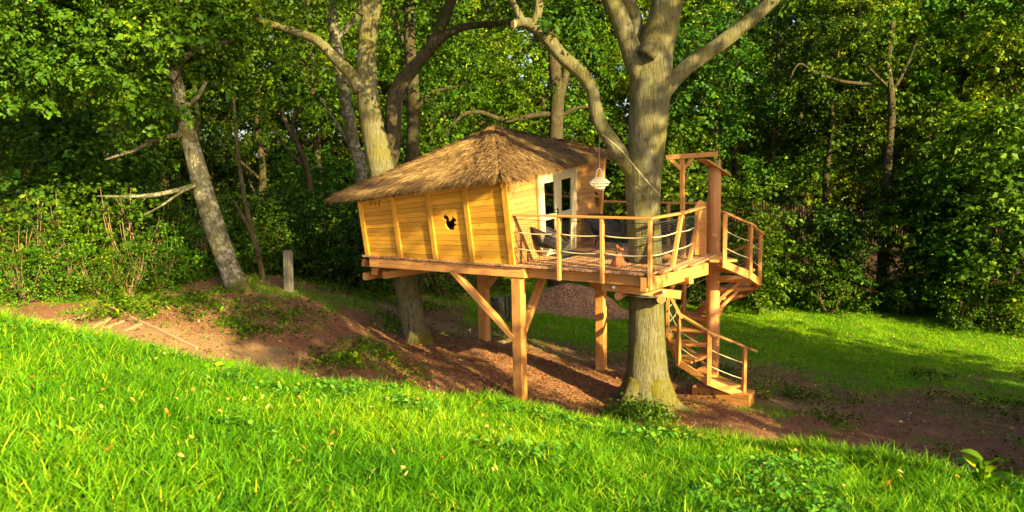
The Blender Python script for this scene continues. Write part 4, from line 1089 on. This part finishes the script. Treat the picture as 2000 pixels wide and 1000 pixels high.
limb([(355, 262, 10), (300, 275, 8), (255, 296, 7), (205, 312, 4)], 18.8, 25, LT, 'bark_grey', 'dead_branch', 8)
limb([(352, 215, 12), (385, 190, 9), (402, 160, 6)], 19, 26, LT, 'bark_grey', 'dead_branch', 8)
limb([(345, 150, 18), (280, 120, 13), (200, 90, 9), (120, 80, 5)], 18.6, 27, LT, 'bark_grey', 'limb', 10)
limb([(346, 120, 16), (400, 90, 11), (450, 80, 6)], 18.8, 28, LT, 'bark_grey', 'limb', 10)
lb = [(40, 60, .75), (130, 95, .7), (220, 75, .75), (310, 60, .7), (400, 95, .6), (430, 50, .6), (250, 150, .6), (150, 165, .6), (330, 110, .5), (55, 170, .6), (90, 130, .6), (280, 205, .5), (300, 240, .42), (340, 205, .35), (200, 20, .8), (350, 0, .8), (80, 0, .9), (410, 130, .45), (260, 250, .3), (0, 110, .7)]
crown('crown', LT, [pblob(x, y, 18.0 + (i * 37 % 10) / 6, r_ * 1.05, 1.25) for i, (x, y, r_) in enumerate(lb)] + [pblob(200, -120, 18.5, 1.8), pblob(400, -150, 18.8, 1.6), pblob(20, -120, 18.5, 1.6)], 'oak', 45, leaf=0.14, L=0.5, n=24, per=95)

# rope tied from limb to trunk
m = MB(); q = [at_y(1176, 262, 15.2), at_y(1212, 292, 15.05), at_y(1252, 340, 14.92), at_y(1291, 384, 14.95)]
m.tube(q, [0.006] * 4, 6, sub=4); tag(m.build('tie_rope', 'rope', org=q[0], smooth=True), 'pale rope tied from the bent limb across the oak trunk', 'rope')

# ------------------------------------------------------------------ background trees and shrubs
def blobs_tree(g, H, R, low, nb):
    out = []
    for i in range(nb):
        h = low + (H - low) * (i + g.random()) / nb
        env = R * math.sin(math.pi * min(1, max(0.08, 0.12 + 0.88 * (1 - (h - low) / (H - low)) ** 0.8))) ** 0.6
        a = g.random() * 2 * math.pi; rr = env * math.sqrt(g.random())
        out.append((np.array((rr * math.cos(a), rr * math.sin(a), h)), g.uniform(0.65, 1.25), 1.0))
    return out
def trunk_mesh(name, g, H, r0, blobs, mat, lean=0.5):
    m = MB(); k = 7; lx, ly = g.normal(0, lean, 2)
    ax = [np.array((lx * (t ** 1.5) + g.normal(0, 0.08), ly * (t ** 1.5) + g.normal(0, 0.08), -0.3 + (H * 0.9) * t)) for t in np.linspace(0, 1, k)]
    m.tube(ax, np.linspace(r0, r0 * 0.2, k), 10, True, (0.7, 1.2), int(g.integers(99)), 0.08, 3)
    for c, r_, _ in blobs[::2]:
        t = np.clip(c[2] / (H * 0.9) - 0.15, 0.08, 0.95); i = t * (k - 1); j = int(i); s = ax[j] + (ax[min(k - 1, j + 1)] - ax[j]) * (i - j)
        mid = (s + c) / 2 + g.normal(0, 0.15, 3) + (0, 0, -0.12)
        rr = r0 * (1 - t) * 0.42 + 0.012
        m.tube([s, mid, c], [rr, rr * 0.6, 0.01], 6, False, None, 1, 0.1, 3)
    return m
PROT = {}
def proto(key, seed, H, R, low, nb, r0, leafm, bark, **k):
    g = np.random.default_rng(seed); bl = blobs_tree(g, H, R, low, nb)
    cm_ = crown_mesh(key + '_crown', bl, GL[leafm], seed, **k)
    tmb = trunk_mesh(key, g, H, r0, bl, bark)
    if key.startswith('shrub'):
        for _ in range(16):
            a = g.uniform(0, 6.283); rr_ = R * g.uniform(0.3, 1.05); h_ = H * g.uniform(0.6, 1.12)
            tmb.tube([(0.2 * rr_ * math.cos(a), 0.2 * rr_ * math.sin(a), 0), (0.75 * rr_ * math.cos(a), 0.75 * rr_ * math.sin(a), h_ * 0.55), (rr_ * math.cos(a + .2), rr_ * math.sin(a + .2), h_)], [0.014, 0.011, 0.005], 5, False, None, 1, 0.1, 3)
    to = tmb.build('trunk', 'twig' if key.startswith('shrub') else bark, None, True)
    tm = to.data; bpy.data.objects.remove(to)
    PROT[key] = (cm_, tm)
proto('tall_a', 101, 13.5, 3.0, 2.6, 24, 0.24, 'mid', 'bark_dark', leaf=0.17, per=29)
proto('tall_b', 102, 14.0, 2.7, 4.2, 22, 0.20, 'yellow', 'bark_dark', leaf=0.17, per=29)
proto('tall_c', 103, 12.5, 3.2, 1.2, 25, 0.22, 'dark', 'bark_dark', leaf=0.17, per=26)
proto('open_a', 104, 13.0, 2.6, 5.0, 15, 0.17, 'mid', 'bark_dark', leaf=0.16, per=29)
proto('small_a', 105, 6.5, 2.0, 0.5, 24, 0.09, 'mid', 'bark_dark', leaf=0.19, n=18, per=20, roll=0.25)
proto('small_b', 106, 6.0, 2.1, 0.4, 26, 0.09, 'dark', 'bark_dark', leaf=0.19, n=18, per=21, roll=0.25)  # darker leaf colour stands in for shade low in the wood edge
proto('shrub_a', 107, 2.5, 1.1, 0.15, 11, 0.03, 'mid', 'bark_dark', leaf=0.14, L=0.55, n=14, per=21, roll=0.3)
proto('shrub_b', 108, 2.4, 1.15, 0.1, 11, 0.03, 'mid', 'bark_dark', leaf=0.13, L=0.55, n=14, per=21, roll=0.35)
proto('shrub_c', 109, 2.0, 1.3, 0.1, 14, 0.04, 'dark', 'bark_dark', leaf=0.11, L=0.5, n=20, per=48)
NM = {'t': ('broadleaf_tree', 'tree'), 'o': ('broadleaf_tree', 'tree'), 's': ('shrub', 'shrub')}
def plant(key, px, Y, sc, rz, label, group, dz=0.0, sxy=None):
    p = at_y(px, 500, Y); x = p[0]
    nm = 'young_tree' if key.startswith('small') else 'shrub' if key.startswith('shrub') else 'broadleaf_tree'
    cat = 'shrub' if nm == 'shrub' else 'tree'
    T = thing(nm, (x, Y, hz(x, Y) + dz), label, cat, group)
    T.scale = (sxy or sc, sxy or sc, sc); T.rotation_euler[2] = rz
    for n_, me in (('crown', PROT[key][0]), ('trunk', PROT[key][1])):
        link(n_, me, T)
    return T
rr = random.Random(12)
GW, GS, GY_, GF = 'trees of the wood behind the clearing', 'shrubs along the wood edge', 'young trees along the lawn edge', 'trees deep in the wood'
# shrubs and young trees of the front row
for key, px, Y, sc, lab in (
    ('small_a', 1482, 28.6, 0.72, 'sunlit yellow green young tree just behind the spiral stair head'),
    ('small_b', 1612, 28.9, 0.62, 'young tree with drooping sprays in front of the picket fence'),
    ('small_b', 1772, 28.6, 0.85, 'broad green young tree right of the picket fence gap'),
    ('small_a', 1858, 27.6, 0.8, 'young tree with layered sprays above the bright lawn strip'),
    ('small_b', 1945, 26.8, 1.0, 'bushy young tree at the lawn edge near the right border'),
    ('small_a', 2020, 26.0, 1.15, 'yellow green young tree cut by the right border'),
    ('small_a', 1345, 29.5, 1.0, 'bright rounded young tree seen between oak trunk and stair pole'),
    ('small_b', 1190, 35.0, 1.1, 'young tree between the cabin end and the big oak'),
    ('small_b', 60, 23.5, 0.8, 'young tree at the far left above the bramble bushes'),
    ('small_a', 190, 24.5, 0.8, 'young tree with layered twigs left of the leaning oak'),
    ('small_b', 620, 29.0, 0.7, 'thin young tree in the dark gap left of the cabin')):
    plant(key, px, Y, sc, rr.uniform(0, 6.28), lab, GY_)
for key, px, Y, sc, lab in (
    ('shrub_b', 1625, 28.2, 0.75, 'small upright bush standing alone at the shady lawn edge'),
    ('shrub_c', 1530, 29.5, 0.7, 'low dark shrub at the end of the bright lawn strip'),
    ('shrub_b', 1890, 25.8, 0.55, 'small pale bush growing at the lawn edge below the wood'),
    ('shrub_c', 1780, 27.8, 0.6, 'low dark shrub between lawn edge and wood'),
    ('shrub_a', 1960, 25.5, 0.8, 'green shrub at the lawn edge beside the right border'),
    ('shrub_c', 560, 24.0, 1.0, 'dark ivy clad shrub behind the wooden bollard'),
    ('shrub_c', 640, 23.5, 1.05, 'dark low shrub left of the cabin timbers'),
    ('shrub_c', 715, 24.5, 1.0, 'dark shrub behind the left end of the cabin'),
    ('shrub_c', 500, 22.5, 0.85, 'dark shrub behind the leaning oak foot'),
    ('shrub_a', 860, 27.0, 0.8, 'dark shrub seen under the cabin floor'),
    ('shrub_b', 960, 30.5, 0.9, 'yellow green shrub glimpsed under the cabin beside the far post'),
    ('shrub_b', -20, 17.6, 0.60, 'sunlit leafy bush at the far left border above the meadow'),
    ('shrub_b', 50, 17.7, 0.46, 'sunlit bramble bush over the path start'),
    ('shrub_a', 118, 18.1, 0.52, 'sunlit bramble bush with bare reddish stems'),
    ('shrub_b', 185, 18.2, 0.42, 'sunlit low bush above the bleached planks'),
    ('shrub_b', 245, 18.3, 0.46, 'sunlit low bush at the head of the log edging'),
    ('shrub_a', 312, 18.9, 0.50, 'half sunlit bush beside the leaning oak'),
    ('shrub_a', 385, 20.2, 0.62, 'shaded bush close to the leaning oak foot'),
    ('shrub_a', 70, 19.4, 0.85, 'taller green bush behind the sunlit brambles'),
    ('shrub_b', 160, 19.8, 0.72, 'twiggy bush behind the bleached planks'),
    ('shrub_a', 262, 20.3, 0.9, 'taller bush with twiggy sprays left of the leaning oak'),
    ('shrub_c', 340, 22.0, 0.95, 'dark bush behind the sunlit brambles near the leaning oak')):
    plant(key, px, Y, sc, rr.uniform(0, 6.28), lab, GS)
# the wood
k_ = 0
places = ['behind the leaning oak', 'above the sunlit brambles', 'behind the cabin left end', 'behind the thatched roof', 'behind the roof peak', 'beside the bent oak limb', 'behind the big oak fork', 'above the hoist arm', 'above the picket fence', 'over the young trees', 'above the lawn strip', 'towards the right border']
def place_of(px): return places[int(np.clip((px + 100) / 2200 * 12, 0, 11))]
if True:
    # nearer row, flanks full and middle more open
    for key, px, Y, sc in (('tall_c', -60, 26, 0.95), ('tall_a', 90, 27, 1.0), ('tall_c', 230, 29, 1.0), ('open_a', 400, 31, 1.0), ('tall_c', 520, 34, 0.95), ('open_a', 630, 33, 1.05), ('open_a', 800, 35, 1.0),
                           ('open_a', 880, 31, 0.85), ('tall_b', 1000, 37, 0.9), ('open_a', 1085, 32, 0.95), ('tall_c', 1400, 33, 1.0), ('tall_a', 1510, 35, 1.0), ('tall_c', 1600, 33.5, 0.95), ('tall_b', 1730, 34, 1.0), ('tall_a', 1850, 32, 1.05), ('tall_b', 1970, 30, 1.05), ('tall_c', 2090, 29, 1.1)):
        kind = {'tall_a': 'mid green leafy tree', 'tall_b': 'yellow green tall tree', 'tall_c': 'dark dense tree', 'open_a': 'slender dark trunked tree'}[key]
        plant(key, px, Y, sc, rr.uniform(0, 6.28), f'{kind} in the first row of the wood {place_of(px)}', GW)
    for key, px, Y, sc in (('tall_a', 20, 36, 1.1), ('tall_c', 170, 38, 1.1), ('tall_a', 330, 39, 1.1), ('tall_c', 470, 42, 1.1), ('tall_a', 600, 43, 1.05), ('tall_b', 720, 44, 1.05), ('tall_a', 850, 44, 1.0), ('tall_c', 950, 47, 1.0), ('open_a', 1060, 45, 1.1), ('tall_b', 1170, 44, 1.0), ('tall_b', 1290, 42, 1.05), ('tall_c', 1440, 42, 1.15), ('tall_a', 1560, 43, 1.15), ('tall_b', 1680, 42, 1.15), ('tall_a', 1800, 41, 1.2), ('tall_b', 1920, 40, 1.2), ('tall_c', 2060, 38, 1.2)):  # yellow-leaved trees in the middle stand in for sunlit foliage
        kind = {'tall_a': 'mid green tree', 'tall_b': 'light green tree', 'tall_c': 'dark green tree', 'open_a': 'slender tree'}[key]
        plant(key, px, Y, sc, rr.uniform(0, 6.28), f'{kind} in the second row of the wood {place_of(px)}', GF)
def wood_trunk(label, trunk, limbs, Y, seed, crown_at, mat='bark_dark'):
    b = at_y(trunk[0][0], trunk[0][1], Y); T = thing('broadleaf_tree', (b[0], Y, hz(b[0], Y)), label, 'tree', GW)
    mm = MB(); g0 = np.array((b[0], Y, hz(b[0], Y) - 0.2)); P = [g0] + [at_y(q[0], q[1], Y) for q in trunk]; R = [trunk[0][2] * 1.2] + [q[2] for q in trunk]
    mm.tube(P, [r / 2 / F * Y for r in R], 12, True, (0.8, 1.5), seed, 0.1, 4); mm.build('trunk', mat, T, True)
    for i, l in enumerate(limbs): limb(l, Y, seed + 1 + i, T, mat, 'limb', 8)
    crown('crown', T, [pblob(x, y, Y, r_) for x, y, r_ in crown_at], 'mid', seed + 30, leaf=0.15, L=0.65, n=18, per=34)
wood_trunk('forked dark trunk with sunlit flecks above the roof peak', [(1084, 330, 30), (1086, 250, 27), (1088, 190, 26), (1084, 140, 24), (1078, 60, 20), (1074, -40, 16)],
    [[(1090, 200, 18), (1102, 160, 15), (1106, 135, 13)], [(1086, 222, 14), (1040, 226, 11), (990, 236, 10), (940, 220, 9), (905, 224, 8), (880, 250, 5)], [(1090, 230, 9), (1130, 210, 7), (1180, 212, 4)]], 28.5, 301, [(1060, -40, 1.5), (1120, 0, 1.0), (1010, 240, .5), (940, 232, .45), (1050, 90, .7), (1110, 150, .5), (1040, 180, .5)])
wood_trunk('dark straight trunk right of the leaning roof oak', [(806, 330, 27), (808, 240, 25), (806, 160, 24), (800, 80, 22), (800, -20, 18)],
    [[(812, 215, 10), (842, 182, 8), (880, 172, 5), (915, 160, 3)], [(800, 100, 12), (775, 50, 10), (765, -10, 8)]], 26.0, 311, [(830, -10, 1.2), (900, 40, .8), (860, 120, .5), (790, 90, .6), (820, 180, .5), (930, 100, .6)])
wood_trunk('lichened dark trunk left of the leaning roof oak', [(705, 340, 24), (690, 280, 23), (676, 200, 22), (662, 120, 22), (650, 40, 20), (640, -40, 18)],
    [[(688, 290, 9), (650, 230, 7), (625, 190, 4)], [(655, 80, 12), (690, 40, 10), (720, 0, 8)]], 24.0, 321, [(600, 20, .9), (560, 110, .6), (660, -30, 1.0)], 'bark_grey')
wood_trunk('crooked dark sapling group in the gap left of the cabin roof', [(612, 420, 14), (600, 330, 12), (580, 280, 11), (555, 230, 9), (545, 180, 7)],
    [[(604, 340, 8), (572, 250, 7), (590, 200, 5)], [(600, 330, 8), (560, 290, 6), (520, 240, 4)]], 26.5, 331, [(530, 170, .7), (600, 190, .6), (500, 240, .5)])
wood_trunk('slim sunlit trunk with pale twigs above the young trees on the right', [(1728, 400, 17), (1735, 300, 15), (1742, 210, 14), (1735, 120, 11), (1745, 40, 9)],
    [[(1738, 190, 8), (1770, 130, 6), (1790, 80, 4)], [(1735, 170, 6), (1700, 135, 5), (1690, 110, 3)], [(1700, 165, 7), (1640, 158, 6), (1590, 140, 5), (1560, 125, 4), (1540, 160, 3)]], 29.6, 341, [(1700, 60, .9), (1780, 90, .8), (1640, 130, .6), (1750, 190, .6), (1590, 150, .6), (1735, 120, .6), (1780, 230, .6), (1700, 270, .6), (1735, 20, .9)])

# far wood: one mass
g = np.random.default_rng(77); bl = []
for i in range(900):
    a = g.uniform(-0.85, 0.85); d = g.uniform(50, 62); h = g.uniform(0.0, 17)
    bl.append((np.array((d * math.tan(a), d, h + 1)), g.uniform(1.3, 2.4), 1.0))
me = crown_mesh('far_wood', bl, GL['yellow'], 78, leaf=0.50, L=1.7, n=16, per=5.2)  # yellow leaf colour stands in for sunlight on the far foliage
tag(link('far_wood', me), 'far mass of woodland foliage behind the nearer trees', 'wood', kind='stuff')


# ------------------------------------------------------------------ bollard, sapling, edging, fence, mound, stumps, plants
bp = at_y(564, 568, 18.6)
for Y_ in np.arange(15, 26, 0.05):
    bp = at_y(564, 568, Y_)
    if bp[2] <= hz(bp[0], bp[1]) and float(bank(bp[0], bp[1])[2]) > 0.8: break
bg = hz(bp[0], bp[1]); bt_ = at_y(562, 489, bp[1])
m = MB(); m.beam((bp[0], bp[1], bg - 0.15), (bt_[0], bt_[1], bt_[2] - 0.05), 0.19, 0.19, (0.4, 1, 0), 0.02)
m.beam((bt_[0], bt_[1], bt_[2] - 0.05), (bt_[0], bt_[1], bt_[2]), 0.17, 0.17, (0.4, 1, 0), 0.03)
tag(m.build('bollard', 'grey_wood', org=(bp[0], bp[1], bg)), 'weathered grey square timber bollard standing right of the leaning oak', 'bollard')
sx = at_y(506, 508, 20.2); SP = thing('sapling', (sx[0], 20.2, hz(sx[0], 20.2)), 'thin forked sapling with pale bark right of the leaning oak', 'tree')
m = MB(); pxtube(m, [(516, 572, 12), (511, 530, 11), (503, 490, 11), (492, 450, 10), (480, 400, 9), (470, 340, 8), (462, 270, 7), (455, 180, 5)], 20.2, 10, 71, 4, None, 0.08); m.build('trunk', 'bark_dark', SP, True)
m = MB(); pxtube(m, [(503, 492, 8), (488, 450, 7), (470, 415, 6), (455, 390, 4)], 20.1, 8, 72, 4, None, 0.08); m.build('limb', 'bark_dark', SP, True)
crown('crown', SP, [pblob(455, 200, 20.2, .5), pblob(470, 280, 20.4, .4, .6), pblob(440, 160, 20.4, .5)], 'dark', 73, leaf=0.12, L=0.45, n=18, per=50)

def on_ground(px, py, y0=13.0, y1=34.0):
    for Y in np.arange(y0, y1, 0.08):
        q = at_y(px, py, Y)
        if q[2] <= hz(q[0], q[1]) and float(bank(q[0], q[1])[2]) > 0.4: return np.array((q[0], q[1], hz(q[0], q[1])))
    return at_y(px, py, y1)
eg = [on_ground(x, y) for x, y in ((218, 606), (262, 626), (310, 648), (350, 668), (385, 684))]
m = MB()
for a, b in zip(eg[:-1], eg[1:]): m.beam(a + Z * 0.02, b + Z * 0.02, 0.055, 0.09)
tag(m.build('log_edging', 'pale_wood', org=eg[0]), 'long pale timber edging laid along the sunlit path', 'edging')
for i, (p_, q_) in enumerate((((112, 634), (165, 620)), ((178, 640), (215, 624)), ((205, 643), (240, 628)), ((243, 648), (276, 634)))):
    a, b = on_ground(*p_), on_ground(*q_); d = nrm(b - a)
    m = MB(); m.beam(a + Z * 0.005, b + Z * 0.012, 0.12, 0.03)
    tag(m.build('step_plank', 'pale_wood', org=a), ('longest bleached plank lying in the sunlit path at its left end', 'bleached plank in the path second from the left end', 'bleached plank in the path third from the left end', 'short bleached plank in the path nearest the log edging')[i], 'plank', 'planks laid in the sunlit path')

# picket fence in the wood
f0, f1 = at_y(1385, 420, 30.7), at_y(1990, 470, 30.2)
zf = lambda q: hz(q[0], q[1])
fz0 = at_y(1385, 388, 30.7)[2]; fz1 = at_y(1990, 435, 30.2)[2]
FE = thing('picket_fence', (f0[0], f0[1], zf(f0)), 'dark brown picket fence half hidden behind the young trees', 'fence')
for i in range(120):
    t = i / 119; q = f0 + (f1 - f0) * t; zt_ = fz0 + (fz1 - fz0) * t
    part('picket', 'dark_wood', lambda m: m.beam((q[0], q[1], zt_ - 1.25), (q[0], q[1], zt_ + rd.uniform(-0.03, 0.03)), 0.065, 0.03), FE)
for h_ in (0.25, 1.0):
    part('fence_rail', 'dark_wood', lambda m: m.beam((f0[0], f0[1] + 0.05, fz0 - h_), (f1[0], f1[1] + 0.05, fz1 - h_), 0.05, 0.08), FE)
for t in np.linspace(0, 1, 8):
    q = f0 + (f1 - f0) * t
    part('fence_post', 'dark_wood', lambda m: m.beam((q[0], q[1] + 0.12, zf(q) - 0.2), (q[0], q[1] + 0.12, fz0 + (fz1 - fz0) * t), 0.1, 0.1), FE)

# heap of bark mulch and two stumps beyond the treehouse
hc = on_ground(1100, 612, 22, 32)
nn = 40; vs = []; fcs = []
for i in range(nn):
    for j in range(nn):
        x = (i / (nn - 1) - 0.5) * 5.4; y = (j / (nn - 1) - 0.5) * 3.6
        h_ = 1.0 * math.exp(-((x / 1.25) ** 2 + (y / 0.95) ** 2) ** 0.8) + 0.55 * math.exp(-(((x - 1.2) / 0.8) ** 2 + (y / 0.8) ** 2))
        h_ += float(fbm(x * 2.2, y * 2.2, 0, 55, 3) - 0.5) * 0.32 * min(1, h_ * 2) - 0.05
        vs.append(np.array((hc[0] + x, hc[1] + 0.8 + y, hz(hc[0] + x, hc[1] + 0.8 + y) + h_)))
m = MB(); m.add(vs, [(i * nn + j, (i + 1) * nn + j, (i + 1) * nn + j + 1, i * nn + j + 1) for i in range(nn - 1) for j in range(nn - 1)])
hm, t_, b_2 = M('mulch_heap_mat')
tc_ = nd(t_, 'ShaderNodeTexCoord').outputs['Object']
vo_ = nd(t_, 'ShaderNodeTexVoronoi'); vo_.inputs['Scale'].default_value = 30; t_.links.new(tc_, vo_.inputs['Vector'])
sp_ = nd(t_, 'ShaderNodeSeparateColor'); t_.links.new(vo_.outputs['Color'], sp_.inputs[0])
t_.links.new(ramp(t_, sp_.outputs[0], [(0.1, (0.10, 0.042, 0.02)), (0.6, (0.28, 0.125, 0.06)), (0.95, (0.45, 0.26, 0.13))]), b_2.inputs['Base Color'])
b_2.inputs['Roughness'].default_value = 0.95; bump(t_, b_2, sp_.outputs[0], 0.8, 0.05)
tag(m.build('mulch_heap', hm, org=(hc[0], hc[1] + 0.8, hz(hc[0], hc[1] + 0.8)), smooth=True), 'low heap of reddish bark mulch beyond the treehouse posts', 'mulch heap')
for (x, y, hh, ww, lb_) in ((975, 625, 0.72, 0.24, 'grey cut tree stump, the broader of two beyond the posts'), (1003, 628, 0.85, 0.17, 'grey cut tree stump, the narrower of two beyond the posts')):
    q = on_ground(x, y, 21, 32); m = MB()
    m.tube([q - Z * 0.1, q + Z * 0.1, q + Z * hh], [ww * 1.3, ww, ww * 0.92], 18, True, (0.5, 0.4), int(x), 0.15, 4)
    tag(m.build('tree_stump', 'bark_grey', org=q), lb_, 'stump', 'stumps beyond the treehouse')

# broad leaved plants
def plantlet(name, o, n, r_, h_, leaf, mat, label, seed, wid=0.3, grp=None):
    g = np.random.default_rng(seed); T = thing(name, o, label, 'plant', grp)
    def lf(k):
        a = g.uniform(0, 6.283); el = g.uniform(0.75, 1.4); L = leaf * g.uniform(0.7, 1.2)
        d = np.array((math.cos(a) * math.cos(el), math.sin(a) * math.cos(el), math.sin(el))); sd = np.array((-math.sin(a), math.cos(a), 0)); up = np.cross(d, sd); up = up if up[2] > 0 else -up
        b0 = np.array((g.normal(0, r_), g.normal(0, r_), g.uniform(0, h_)))
        vs = []; ks = (0.0, 0.18, 0.4, 0.62, 0.82, 1.0); ws = (0.05, 0.75, 1.0, 0.85, 0.5, 0.03)
        for t, w_ in zip(ks, ws):
            c = b0 + d * L * t - Z * (0.45 * L * t * t) + up * 0.0
            for q in (-1, 0, 1): vs.append(c + sd * q * w_ * L * wid + up * abs(q) * w_ * L * 0.07)
        fs = []
        for i in range(5):
            for q in (0, 1): fs.append((i * 3 + q, i * 3 + q + 1, i * 3 + q + 4, i * 3 + q + 3))
        return np.array(vs), fs
    for k in range(n):
        vs, fs = lf(k); lo = np.array([f for f in fs]).ravel()
        me = fast_mesh('leaf', vs, lo, np.arange(10) * 4, np.full(10, 4), GL[mat], np.full(10, g.uniform(0.25, 0.95)), True)
        link('leaf', me, T)
    return T
def rim(px, py, back=0.25):
    th = math.atan2(*(at_y(px, py, 10)[:2])); rc = np.interp(th, _cr[:, 0], _cr[:, 1]) - back
    x, y = rc * math.sin(th), rc * math.cos(th); return (x, y, hz(x, y))
plantlet('dock_plant', rim(1918, 920, 0.05), 12, 0.04, 0.22, 0.29, 'grass', 'tall dock plant with large pale green leaves at the rim of the meadow', 81, 0.26)
plantlet('dock_plant', rim(1395, 850, 0.3), 14, 0.10, 0.05, 0.22, 'grass', 'clump of pale broad weed leaves on the meadow rim before the stair foot', 82, 0.34)
plantlet('dock_plant', rim(1325, 840, 0.15), 12, 0.08, 0.10, 0.18, 'grass', 'pointed weed leaves on the meadow rim beside the oak root', 83, 0.30)
plantlet('dock_plant', rim(420, 700, 0.5), 10, 0.12, 0.04, 0.17, 'grass', 'small clump of broad weed leaves on the meadow rim near the path', 84, 0.36)
nq = at_y(1245, 812, 14.6)
me = crown_mesh('nettle_patch', [(np.array((x, y, z_)), r_, 1.0) for x, y, z_, r_ in ((-.25, 0, .10, .26), (0.05, 0, .18, .28), (0.3, -.05, .10, .26), (-.45, .05, .02, .2), (.5, -.1, .0, .2))], GL['weed'], 85, leaf=0.07, L=0.16, n=10, per=900)
NP = thing('ground_plant', (nq[0], 14.6, hz(nq[0], 14.6) + 0.02), 'low dark green leafy plant at the foot of the big oak', 'plant'); link('foliage', me, NP)

# trees that stand outside the view on the sun side and shade the clearing
proto('high_a', 121, 17.0, 3.3, 9.8, 30, 0.22, 'mid', 'bark_dark', leaf=0.17, per=20)
proto('high_b', 122, 20.0, 1.65, 9.9, 30, 0.2, 'mid', 'bark_dark', leaf=0.17, per=30)
SUNH = np.array((0.66, -0.75)); PERP = np.array((0.75, 0.66))
SHN = 0
def shade_tree(key, p_, tau, sc, sxy=None):
    global SHN
    q = PERP * p_ + SUNH * tau; SHN += 1
    T = thing('broadleaf_tree', (q[0], q[1], hz(q[0], q[1])), 'dense leafy tree out of view, placed on the sunny side to shade the clearing', 'tree', 'trees beside the clearing outside the view')
    T.scale = (sxy or sc, sxy or sc, sc); T.rotation_euler[2] = SHN * 1.7
    for n_, me in (('crown', PROT[key][0]), ('trunk', PROT[key][1])): link(n_, me, T)
for p_, tau, key, sc in ((15.4, 3.5, 'tall_c', .9), (17.6, 3, 'tall_a', .95), (19.8, 2.5, 'tall_c', .95), (21.6, 2, 'tall_c', .95), (16.4, 7, 'tall_a', 1.0), (18.6, 7, 'tall_c', 1.0), (21.0, 6.5, 'tall_c', 1.0), (21.7, 9, 'tall_c', 1.0), (18, 11, 'tall_c', 1.1), (15.8, 11, 'tall_a', 1.1), (20.4, 12, 'tall_a', 1.1)):
    shade_tree(key, p_, tau, sc)
shade_tree('high_a', 14.5, 5.2, 1.0)  # added unseen tree, crown set high to shade trunk and roof
shade_tree('high_b', 7.45, 11, 1.0, 0.88)  # added unseen tree, crown shaped to shade the left slope, not the bank
for p_, sxy, sc in ((9.0, 0.42, 1.38), (10.7, 0.29, 1.25), (13.1, 0.2, 0.75)):  # added unseen narrow trees, spaced to let sun streaks through
    shade_tree('small_b', p_, 3.0, sc, sxy)
